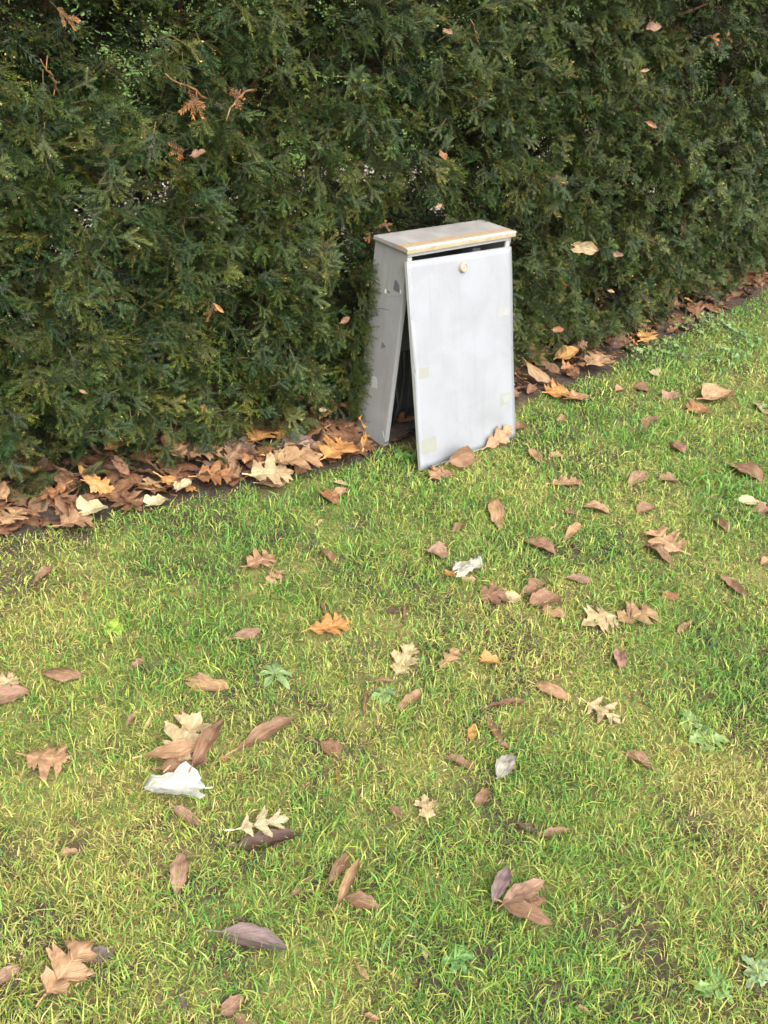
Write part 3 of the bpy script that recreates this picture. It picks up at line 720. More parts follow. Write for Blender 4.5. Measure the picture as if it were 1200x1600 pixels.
def leaf_mesh(kind, L, wr, curl, bend, fold, rough, seed, twist=0.0):
    r = random.Random(seed); nu, nv = (16, 3)
    if kind == 'frag': nu = 10
    ph = [r.uniform(0, 6.28) for _ in range(8)]; V = []; U = []
    LOBED = kind in OUT
    if LOBED:
        rows = {}
        for sg in (1, -1):
            ctl = [(x_ + r.uniform(-.012, .012), y_ * r.uniform(.86, 1.12) * r.uniform(.9, 1.1)) for x_, y_ in OUT[kind]]
            ctl[0] = (0, .012); ctl[-1] = (1, 0.0); o = []
            for q in range(len(ctl) - 1):
                for t in (0, .5):
                    (xa, ya), (xb, yb) = ctl[q], ctl[q + 1]; bow = r.uniform(-.008, .014) if t else 0
                    o.append((xa + (xb - xa) * t + bow, max(.004, ya + (yb - ya) * t + (r.uniform(-.012, .012) if t else 0))))
            o.append(ctl[-1]); rows[sg] = o
        nu = len(rows[1]) - 1
        xm = np.maximum.accumulate([min(1, max(0, x_ - .55 * y_)) for x_, y_ in rows[1]]); xm = xm + np.linspace(0, .001, nu + 1); xm = xm / xm[-1]
    for i in range(nu + 1):
        u = i / nu
        for j in range(-nv, nv + 1):
            v = j / nv; sg = 1 if v > 0 else -1
            if LOBED:
                ox, oy = rows[sg][i]; a_ = abs(v); u = float(xm[i])
                x = u + (ox - u) * a_; y = sg * oy * a_ * wr; w = oy * 2
            else:
                if kind == 'ovate': w = math.sin(math.pi * u ** .88) ** .75
                elif kind == 'narrow': w = math.sin(math.pi * u ** .95) ** .9
                else: w = (math.sin(math.pi * min(1, u * .9 + .1)) ** .45) * (1 + .25 * math.sin(u * 9 + ph[0] + sg))
                w = max(w, 0.03)
                x = u; y = v * w * wr / 2
                if kind == 'frag': x += 0.08 * math.sin(v * 5 + ph[1])
                if kind == 'frag': y *= 1 + .10 * math.sin(u * 23 + ph[3] * sg)
                else: y *= 1 + 0.07 * math.sin(u * 17 + ph[2]) + 0.05 * math.sin(u * 31 + ph[3] * sg)
            x *= L; y *= L; z = 0.0
            U.append((x / L, v * (w if LOBED else 1) if v else 0.0, seed * .37 % 5))
            z += fold * abs(y)
            if abs(curl) > 1e-3:                     # roll the blade across its width
                kk = curl / (L * wr) * (1 + .4 * math.sin(u * 3 + ph[4])); a = kk * y
                y, z = math.sin(a) / kk, z * math.cos(a) + (1 - math.cos(a)) / kk
            z += rough * L * (math.sin(x / L * 7 + ph[5] + y / L * 5) * .5 + math.sin(y / L * 11 + ph[6] - x / L * 4) * .5 + .35 * math.sin(x / L * 19 + y / L * 13 + ph[7]) + .22 * math.sin(x / L * 31 - y / L * 27 + ph[1]))
            tw = twist * (u - .5); y, z = y * math.cos(tw) - z * math.sin(tw), y * math.sin(tw) + z * math.cos(tw)
            if abs(bend) > 1e-3:
                kb = bend / L; xc = x - L / 2; a = kb * xc
                x, z = L / 2 + math.sin(a) / kb - z * math.sin(a), z * math.cos(a) + (1 - math.cos(a)) / kb
            V.append((x - L / 2, y, z))
    k = 2 * nv + 1; Fq = [(i * k + j, (i + 1) * k + j, (i + 1) * k + j + 1, i * k + j + 1) for i in range(nu) for j in range(2 * nv)]
    # stalk
    b = np.array(V[nv]); n = len(V); sl = L * r.uniform(.10, .22); sy = r.uniform(-.3, .3) * sl; w = L * .009 + .0004
    V += [(b[0], b[1] - w, b[2] + .0006), (b[0], b[1] + w, b[2] + .0006), (b[0] - sl, b[1] + sy + w, b[2] + .002), (b[0] - sl, b[1] + sy - w, b[2] + .002), (b[0], b[1], b[2] + 2 * w), (b[0] - sl, b[1] + sy, b[2] + .002 + 2 * w)]
    U += [(0, 0, 0)] * 6; Fq += [(n, n + 4, n + 5, n + 3), (n + 4, n + 1, n + 2, n + 5)]
    return np.array(V), np.array(Fq), np.array(U)

_ls = [100]
L_FIX = True
def leaf(kind, p0, p1, wr, col, label, curl=0.8, bend=0.0, fold=0.1, rough=0.032, lift=0.012, tilt=(0, 0), group='fallen leaves on the lawn', twist=0.0, name='fallen_leaf', world=False, cat='leaf', jit=.08):
    if not world and L_FIX:
        q0, q1 = np.array(p0, float), np.array(p1, float); lp = np.hypot(*(q1 - q0)); pv = np.array([-(q1 - q0)[1], (q1 - q0)[0]]) / lp * (wr * lp / 2); mid = (q0 + q1) / 2
        wr = float(np.linalg.norm(at(*(mid + pv), lift) - at(*(mid - pv), lift)) / np.linalg.norm(at(*p1, lift) - at(*p0, lift)))
    _ls[0] += 1; seed = _ls[0]; r = random.Random(seed)
    if not world:
        wr *= .84; rough *= r.uniform(1.0, 1.7); lift = lift - .005; twist += r.uniform(-.5, .5)
        if kind in OUT: curl *= .5; fold *= .6; bend += r.uniform(-.5, .1)
        else: fold += r.choice((0, .1, .25, .45, -.2)); bend += r.uniform(-.35, .35)
    a = np.array(p0, float) if world else at(*p0, lift); b = np.array(p1, float) if world else at(*p1, lift)
    d = b - a; L = max(0.012, float(np.hypot(d[0], d[1])))
    V, Fq, U = leaf_mesh(kind, L, wr, curl, bend, fold, rough, seed, twist)
    rx, ry = tilt
    Rm = (Matrix.Rotation(math.atan2(d[1], d[0]), 3, 'Z') @ Matrix.Rotation(ry, 3, 'Y') @ Matrix.Rotation(rx, 3, 'X'))
    V2 = V @ np.array(Rm).T; c = (a + b) / 2
    if world: c = c.copy()
    else: c[2] = float(gz(c[0], c[1])) + lift - np.percentile(V2[:, 2], 12)
    o = mesh_np(name, V2, Fq, M_leaf, uvc=U, smooth=True)
    o.location = c
    cc = np.array(COLS[col] if isinstance(col, str) else col) * np.array([1, 1.05, .97]) * (.84 if col != 'white' else .78)
    g = 1 + r.uniform(-jit, jit); o.color = (cc[0] * g, cc[1] * g * r.uniform(.96, 1.04), cc[2] * g, 1)
    tag(o, label, cat, group)
    LEAF_SPOTS.append((c[0], c[1], L * .5, L * wr * .5 * (1 if abs(curl) < 2 else .6), math.atan2(d[1], d[0]), V2[:, 2].min() + c[2]))
    return o

def lawn_leaves():
    L = leaf
    # --- far left and lower left
    L('oak', (-18, 1078), (32, 1060), .9, 'pale', 'pale tan lobed leaf cut off by the left edge, lying over a plain brown one', curl=.3)
    L('ovate', (-30, 1100), (48, 1081), .38, 'pink', 'pinkish brown pointed leaf cut off by the left edge, under a tan lobed one', curl=1.2)
    L('narrow', (64, 1052), (128, 1060), .42, 'brown', 'arched brown leaf with a bent end, right of the lobed leaf at the left edge', curl=-1.3, bend=-1.1, lift=.02)
    L('frag', (211, 1044), (225, 1031), .75, 'pink', 'tiny pinkish leaf scrap in the grass above the plain blunt tan leaf', curl=1)
    L('frag', (295, 1067), (355, 1079), .50, 'tan', 'blunt ragged tan brown leaf alone above the heap with the white leaf', curl=.6)
    L('narrow', (199, 1134), (217, 1112), .5, 'pink', 'small curled pinkish leaf left above the leaf heap with the white leaf', curl=2.4)
    L('narrow', (224, 1148), (240, 1114), .18, 'straw', 'thin curved straw coloured sliver beside the small curled pinkish leaf', curl=1)
    L('oak', (38, 1186), (112, 1188), 1.0, 'tan', 'orange brown folded leaf of three lobes near the left edge, all by itself', curl=-1.4, fold=-.2, lift=.025, rough=.04)
    L('oak', (266, 1196), (314, 1118), .95, 'pale', 'large pale tan lobed leaf lying on top of the heap above the white leaf', curl=.5, lift=.035, tilt=(.1, -.1))
    L('narrow', (222, 1184), (318, 1166), .32, 'tan', 'tan brown folded leaf pointing left out of the heap with the white leaf', curl=2.2, lift=.045)
    L('narrow', (300, 1200), (350, 1122), .32, 'brown', 'brown leaf folded lengthwise down the right side of the heap with the white leaf', curl=2.4, lift=.045)
    L('ovate', (250, 1202), (325, 1188), .48, 'brown', 'dull brown leaf wedged between the pale lobed leaf and the white leaf', curl=1.0, lift=.03, rough=.04)
    L('frag', (316, 1230), (229, 1232), .60, 'white', 'crumpled bright white leaf with a thin stalk at the foot of a leaf heap', curl=.7, rough=.055, fold=.1, lift=.03, jit=0)
    L('ovate', (272, 1260), (312, 1292), .44, 'pink', 'pinkish brown leaf sticking out below the crumpled white leaf', curl=1.4)
    L('frag', (96, 1331), (122, 1330), .6, 'tan', 'small tan leaf scrap beside a dark hollow at the lower left', curl=1)
    L('ovate', (276, 1396), (285, 1330), .50, 'pink', 'smooth pinkish brown oval leaf standing upright in the picture, below the white leaf', curl=.9)
    L('lobed', (366, 1296), (452, 1278), .62, 'cream', 'pale cream oak leaf with deep narrow lobes lying over a dark brown leaf', curl=.4, lift=.03)
    L('narrow', (370, 1322), (472, 1306), .40, 'dark', 'dark brown curled leaf under the pale cream deeply lobed leaf', curl=2.2)
    L('narrow', (453, 1402), (488, 1368), .42, 'brown', 'short curled brown leaf left of the folded bunch of brown leaves', curl=2.4, bend=.8)
    L('narrow', (514, 1378), (552, 1325), .40, 'brown', 'brown folded leaf at the top left of a bunch of three at the bottom middle', curl=2.0, lift=.02)
    L('narrow', (527, 1413), (562, 1340), .28, 'tan', 'tan leaf folded lengthwise in the middle of the bunch at the bottom middle', curl=2.8, lift=.035)
    L('ovate', (540, 1402), (594, 1418), .55, 'brown', 'brown blunt leaf at the right of the bunch at the bottom middle', curl=.8, lift=.02)
    L('ovate', (345, 1455), (450, 1483), .40, 'purple', 'large purple brown oval leaf lying flat near the bottom, with a smooth sheen', curl=.5, rough=.008)
    L('frag', (362, 1442), (402, 1436), .4, 'dark', 'dark leaf tip showing behind the large purple brown oval leaf', curl=.5, lift=.006)
    L('narrow', (556, 1504), (577, 1531), .42, 'tan', 'small curled tan leaf at the bottom, right of the large purple brown leaf', curl=1.8)
    L('narrow', (660, 1478), (667, 1503), .40, 'cream', 'tiny cream coloured leaflet on bare soil at the bottom middle', curl=2.0)
    L('ovate', (346, 1585), (380, 1556), .75, 'pink', 'pinkish triangular leaf at the bottom edge, below the large purple brown leaf', curl=1.0)
    L('frag', (368, 1588), (402, 1606), .6, 'brown', 'brown leaf cut off by the bottom edge beside the pinkish triangular leaf', curl=1)
    L('frag', (570, 1585), (593, 1590), .5, 'tan', 'small tan scrap near the bottom edge, under the small curled tan leaf', curl=1)
    L('frag', (609, 1262), (627, 1280), .7, 'brown', 'small brown bent leaf just left of the pale star shaped leaf', curl=1.6)
    L('star', (668, 1285), (663, 1238), .95, 'pale', 'pale tan star shaped oak leaf with pointed tips, in the lower middle', curl=.4, rough=.03)
    L('narrow', (526, 1200), (529, 1229), .3, 'rust', 'tiny reddish leaf scrap below the stalked brown leaf in the middle', curl=2)
    L('oak', (66, 1556), (146, 1466), .85, 'tan', 'large tan leaf folded over itself at the bottom left, over a purple one', curl=1.7, fold=.1, lift=.025, rough=.04)
    L('ovate', (134, 1496), (182, 1484), .60, 'purple', 'purple grey leaf half hidden by the large folded tan leaf at the bottom left', curl=.6)
    L('ovate', (-22, 1538), (33, 1508), .42, 'pink', 'pinkish leaf cut off by the left edge near the bottom', curl=.8)
    L('narrow', (279, 1546), (292, 1582), .3, 'purple', 'thin purple brown leaf among blades at the bottom left', curl=1.5)
    L('narrow', (80, 1606), (93, 1578), .25, 'straw', 'thin straw coloured leaf at the bottom left edge', curl=1.5)
    # --- middle
    L('oak', (617, 1058), (645, 1004), .88, 'pale', 'pale tan oak leaf lying flat and pointing up, in the centre of the lawn', curl=.4, rough=.03)
    L('oak', (686, 1046), (718, 1015), .75, 'tan', 'small tan oak leaf right of the pale one at the centre of the lawn', curl=.8)
    L('frag', (752, 1030), (781, 1035), .7, 'orange', 'small orange blunt leaf, brightest of the lawn, right of two oak leaves', curl=1.0, lift=.02)
    L('ovate', (968, 1044), (966, 1012), .75, 'pink', 'small round dull pinkish leaf below the pale star leaf pair at the right', curl=.6)
    L('narrow', (582, 1066), (621, 1064), .18, 'brown', 'thin brown rolled leaf lying level just below the pale centre oak leaf', curl=3.0)
    L('narrow', (569, 1114), (574, 1075), .30, 'brown', 'rolled brown leaf standing upright in the picture, left of the slanting tan one', curl=3.2)
    L('narrow', (621, 1111), (661, 1076), .36, 'tan', 'slanting tan brown leaf below the pale centre oak leaf', curl=1.3)
    L('narrow', (761, 1102), (822, 1096), .24, 'brown', 'long thin curled brown leaf lying level, right of centre', curl=2.6)
    L('ovate', (836, 1068), (893, 1093), .36, 'tan', 'tan oval leaf right next to a pale lobed leaf, at the right', curl=.8)
    L('lobed', (914, 1095), (970, 1131), .70, 'pale', 'pale pinkish oak leaf slanting down to the right, beside the tan oval leaf', curl=.5)
    L('ovate', (735, 1156), (743, 1130), .70, 'orange', 'small orange oval leaf left of the long brown bent leaf', curl=1.0)
    L('narrow', (761, 1118), (786, 1168), .32, 'brown', 'brown bent leaf above the pale grey leaf', curl=2.2, bend=.6)
    L('narrow', (780, 1163), (801, 1166), .5, 'brown', 'short curled brown end lying under the brown bent leaf above the pale grey leaf', curl=2.2)
    L('ovate', (696, 1183), (742, 1201), .40, 'brown', 'brown half moon leaf left of the pale grey leaf', curl=1.5)
    L('ovate', (778, 1214), (800, 1178), .80, 'grey', 'pale greyish translucent leaf in the middle of the lower lawn', curl=.4, lift=.02)
    L('ovate', (741, 1263), (766, 1231), .55, 'brown', 'brown oval leaf below the pale greyish translucent leaf', curl=1.0)
    L('frag', (809, 1292), (842, 1301), .5, 'dark', 'dark crinkled leaf at the left end of a long brown curled leaf', curl=1.8)
    L('narrow', (832, 1308), (893, 1297), .30, 'brown', 'long brown curled leaf on worn ground below the pale greyish leaf', curl=2.4)
    L('frag', (782, 1325), (804, 1312), .5, 'dark', 'small dark brown scrap left below the long brown curled leaf', curl=1.5)
    L('narrow', (976, 1178), (1023, 1204), .42, 'brown', 'brown curled leaf at the right, below the pale pinkish oak leaf', curl=2.0)
    L('narrow', (466, 1152), (506, 1164), .10, 'brown', 'thin brown stalk lying left of a small stalked brown leaf', curl=1)
    L('ovate', (532, 1182), (500, 1158), .75, 'brown', 'small cupped brown leaf with a long stalk, near the middle left', curl=1.6)
    L('narrow', (370, 1172), (462, 1120), .28, 'brown', 'long brown leaf with a dark curled middle, right of the heap with the white leaf', curl=1.7, lift=.02)
    L('frag', (340, 1190), (362, 1183), .5, 'rust', 'small rusty scrap between the heap with the white leaf and a long brown leaf', curl=1)
    # --- upper left lawn
    L('frag', (502, 768), (529, 786), .55, 'rust', 'rusty bent leaf in the grass below the leaf drift, left of the cabinet', curl=1.6, lift=.02)
    L('narrow', (519, 777), (541, 761), .5, 'tan', 'short tan leaf touching the rusty bent leaf left of the cabinet', curl=1.2, lift=.025)
    L('narrow', (521, 753), (544, 758), .3, 'pale', 'small pale curl just above the rusty bent leaf left of the cabinet', curl=2.4)
    L('frag', (496, 823), (504, 812), .5, 'pale', 'tiny pale speck of leaf on bare grass below the rusty bent leaf', curl=1)
    L('oak', (384, 884), (431, 868), .85, 'tan', 'tan lobed leaf in the upper left lawn, larger of two oak leaves', curl=.8, lift=.02)
    L('oak', (416, 913), (444, 891), .70, 'tan', 'small tan lobed leaf just below the larger oak leaf, upper left lawn', curl=.9)
    L('narrow', (499, 862), (526, 882), .42, 'brown', 'rolled brown leaf right of the two tan oak leaves, upper left lawn', curl=2.6)
    L('ovate', (362, 999), (408, 984), .44, 'pink', 'pinkish oval leaf left of the orange oak leaf', curl=.8)
    L('oak', (481, 986), (549, 971), .70, 'orange', 'orange brown oak leaf with a dark edge, left of the lawn centre', curl=-.8, lift=.025)
    L('narrow', (497, 932), (511, 966), .20, 'brown', 'thin brown rolled leaf just above the orange brown oak leaf', curl=3)
    L('narrow', (632, 970), (633, 944), .38, 'brown', 'small rolled brown leaf standing upright, above the centre oak leaf', curl=2.6)
    L('frag', (604, 958), (622, 953), .6, 'dark', 'dark brown scrap left of the small rolled brown leaf above the centre', curl=1)
    L('ovate', (668, 860), (701, 868), .80, 'pink', 'cupped pinkish brown round leaf below the cabinet, above a white one', curl=1.8, lift=.02)
    L('frag', (713, 897), (748, 876), .70, (0.36, 0.33, 0.27), 'crinkled whitish leaf below the cabinet, with a tan scrap at its left', curl=1.6, rough=.09, lift=.025, jit=0)
    L('frag', (694, 896), (716, 900), .5, 'orange', 'small tan orange scrap touching the crinkled whitish leaf', curl=1)
    L('frag', (722, 905), (742, 906), .5, 'pale', 'pale tan scrap under the crinkled whitish leaf', curl=1)
    L('narrow', (52, 912), (82, 885), .35, 'brown', 'brown leaf on worn grass near the left edge, below the leaf drift', curl=1.6)
    # --- upper right lawn
    L('ovate', (779, 828), (769, 779), .50, 'tan', 'tan brown upright oval leaf below the right foot of the cabinet panel', curl=1.2)
    L('oak', (857, 757), (911, 752), .40, 'tan', 'long tan leaf lying level right of the cabinet, on fresh grass', curl=1.4)
    L('narrow', (828, 701), (843, 722), .55, 'tan', 'small tan curled leaf just right of the cabinet foot', curl=1.6)
    L('frag', (709, 832), (726, 818), .6, 'brown', 'small faint brown leaf below the cabinet, left of the upright oval leaf', curl=1)
    L('ovate', (985, 759), (1008, 737), .65, 'pink', 'pinkish leaf on the right lawn, left of a short brown one', curl=.9)
    L('frag', (1032, 749), (1058, 752), .5, 'brown', 'short brown leaf right of the pinkish leaf on the right lawn', curl=1)
    L('ovate', (1139, 727), (1192, 753), .38, 'brown', 'long brown leaf with a dark end near the right edge, above the cream leaf', curl=1.5)
    L('ovate', (1152, 783), (1197, 788), .35, 'cream', 'pale cream leaf at the right edge lying on a brown one', curl=.8)
    L('frag', (1180, 800), (1206, 795), .6, 'brown', 'brown leaf at the right edge under the pale cream leaf', curl=1)
    L('frag', (884, 803), (898, 804), .7, 'brown', 'tiny brown scrap left of a curled brown leaf on the right lawn', curl=1)
    L('narrow', (909, 793), (953, 803), .38, 'tan', 'tan curled leaf lying level on the right lawn, beside a tiny scrap', curl=1.8)
    L('ovate', (996, 803), (1023, 793), .65, 'brown', 'brown cupped leaf on the right lawn above the large pinkish tan leaf', curl=1.4)
    L('narrow', (883, 846), (906, 819), .55, 'tan', 'tan bent leaf above the dark hollow on the right lawn', curl=1.5)
    L('narrow', (1114, 811), (1139, 836), .42, 'brown', 'brown leaf with a long stalk near the right edge', curl=1.8)
    L('oak', (1065, 867), (1012, 828), .72, 'tan', 'large pinkish tan leaf on the right lawn, broadest of those there', curl=.7, lift=.02)
    L('narrow', (1007, 852), (1049, 884), .36, 'brown', 'brown curled leaf just below the large pinkish tan leaf', curl=2.2)
    L('narrow', (819, 844), (869, 868), .40, 'brown', 'brown curled leaf beside the dark hollow on the right lawn', curl=1.8, bend=-.5)
    L('ovate', (884, 903), (926, 908), .38, 'pink', 'pinkish leaf alone above the pale star leaf', curl=1.0)
    L('oak', (744, 930), (800, 934), .75, 'brown', 'broad brown leaf at the left of a close row, with a pale tip', curl=.8, rough=.04)
    L('ovate', (782, 938), (814, 930), .75, 'pale', 'pale tan leaf tip joined to the broad brown leaf of the close row', curl=.8)
    L('frag', (819, 926), (851, 911), .65, 'brown', 'brown blunt leaf, topmost of three touching leaves right of the broad brown one', curl=1.2)
    L('ovate', (828, 941), (878, 931), .55, 'brown', 'smooth brown oval leaf in the middle of three touching leaves', curl=.9, lift=.025)
    L('frag', (849, 953), (883, 963), .60, 'tan', 'tan leaf, lowest of three touching leaves right of the broad brown one', curl=.8)
    L('star', (965, 963), (908, 976), 1.0, 'pale', 'pale tan star shaped oak leaf touching an orange brown one at the right', curl=.4, rough=.03)
    L('oak', (962, 969), (1030, 957), .72, 'tan', 'orange brown oak leaf touching the pale star shaped leaf at the right', curl=.9)
    L('ovate', (1035, 934), (1061, 928), .65, 'rust', 'rusty cupped leaf above the orange brown oak leaf at the right', curl=1.5)
    L('narrow', (1124, 899), (1165, 936), .32, 'brown', 'long narrow curled brown leaf near the right edge, with no stalk', curl=1.8)
    L('narrow', (1057, 991), (1083, 970), .50, 'brown', 'brown folded leaf below the rusty cupped leaf at the right', curl=1.8)
    L('frag', (1189, 884), (1206, 872), .6, 'tan', 'tan scrap cut off by the right edge', curl=1)
    # --- far right lawn below the hedge
    L('frag', (1014, 580), (1029, 587), .65, 'cream', 'tiny pale yellow leaf on the grass below the leafy weeds by the hedge', curl=1)
    L('frag', (992, 602), (1012, 612), .65, 'brown', 'brown leaf on the grass below the tiny pale yellow leaf', curl=1)
    L('frag', (962, 612), (975, 608), .6, 'tan', 'small tan leaf left of the brown leaf below the tiny pale yellow one', curl=1)
    L('frag', (1040, 626), (1057, 614), .75, 'pink', 'pinkish leaf on the grass left of a folded rusty leaf pair', curl=1)
    L('frag', (1006, 666), (1023, 650), .65, 'brown', 'brown folded leaf on fresh grass, between two pinkish ones far right', curl=1.6)
    L('oak', (1074, 642), (1108, 636), .80, 'rust', 'rusty folded leaf at the left of a pair far right on the grass', curl=1.8, lift=.02)
    L('ovate', (1098, 627), (1142, 614), .55, 'tan', 'tan leaf with a dark tip, right one of a pair far right', curl=1.2, lift=.02)
    L('ovate', (1182, 631), (1206, 650), .5, 'tan', 'smooth tan leaf cut off by the right edge, beyond the rusty pair', curl=.8)
    L('frag', (1046, 697), (1068, 708), .6, 'brown', 'brown bent leaf far right, between the rusty pair and the pinkish leaf', curl=1.6)
    L('frag', (872, 661), (883, 650), .6, 'tan', 'tiny tan leaf standing in the grass right of the cabinet, under the drift', curl=1)
    L('frag', (860, 711), (884, 714), .4, 'tan', 'faint tan leaf sunk in the grass right of the small curled one by the cabinet', curl=1, lift=.006)
    L('oak', (852, 616), (893, 614), .9, 'orange', 'orange tan lobed leaf at the grass edge right of the cabinet', curl=.6, lift=.025)
    L('narrow', (886, 624), (920, 620), .4, 'tan', 'tan narrow leaf at the grass edge right of the orange tan lobed leaf', curl=1, lift=.02)
    # --- at the cabinet foot
    L('ovate', (700, 727), (742, 709), .50, 'brown', 'brown folded leaf leaning on the middle of the cabinet panel foot', curl=1.3, lift=.035, tilt=(.9, .1))
    L('oak', (672, 748), (704, 733), .80, 'tan', 'tan leaf at the lower left corner of the cabinet panel', curl=1.2, lift=.02)
    L('oak', (760, 700), (800, 678), .5, 'tan', 'tan pointed leaf leaning on the right of the cabinet panel foot', curl=1.8, lift=.03, tilt=(.8, -.2))
    L('frag', (804, 670), (820, 664), .75, 'brown', 'brown leaf just beyond the right corner of the cabinet panel', curl=1.2, lift=.02)
    L('ovate', (616, 656), (648, 653), .5, 'rust', 'rusty leaf inside the dark gap of the open cabinet', curl=1.0, lift=.03)
    L('oak', (610, 690), (640, 668), .8, 'dark', 'dark brown leaf on the ground inside the open cabinet, behind the grass', curl=1.0, lift=.02)
    # --- lower right cluster
    L('ovate', (770, 1410), (796, 1353), .46, 'purple', 'purple oval leaf, topmost of three spread from one point at the lower right', curl=.6, lift=.03)
    L('ovate', (786, 1411), (850, 1377), .50, 'pink', 'pinkish brown oval leaf in the middle of three spread from one point', curl=.8, lift=.035)
    L('ovate', (784, 1408), (864, 1444), .42, 'brown', 'long brown leaf, lowest of three spread from one point at the lower right', curl=1.2, lift=.035)
    L('frag', (822, 1408), (852, 1404), .7, 'brown', 'brown leaf tip tucked between two of the three spread leaves', curl=.8, lift=.02)
    L('frag', (904, 1575), (921, 1580), .6, 'tan', 'tiny tan leaf scrap near the bottom edge at the right', curl=.8)
lawn_leaves()

# grass / litter border, as points on the ground
EDGE_PX = [(-260, 890), (0, 842), (90, 825), (170, 808), (260, 782), (330, 768), (420, 752), (520, 728), (600, 700), (700, 690), (800, 650), (830, 622), (900, 600), (1000, 552), (1060, 525), (1110, 497), (1200, 452), (1320, 400)]
EDGE = np.array([at(*p)[:2] for p in EDGE_PX])
_es, _en = hedge_sn(EDGE[:, 0], EDGE[:, 1])
def edge_n(s): return np.interp(s, _es, _en)

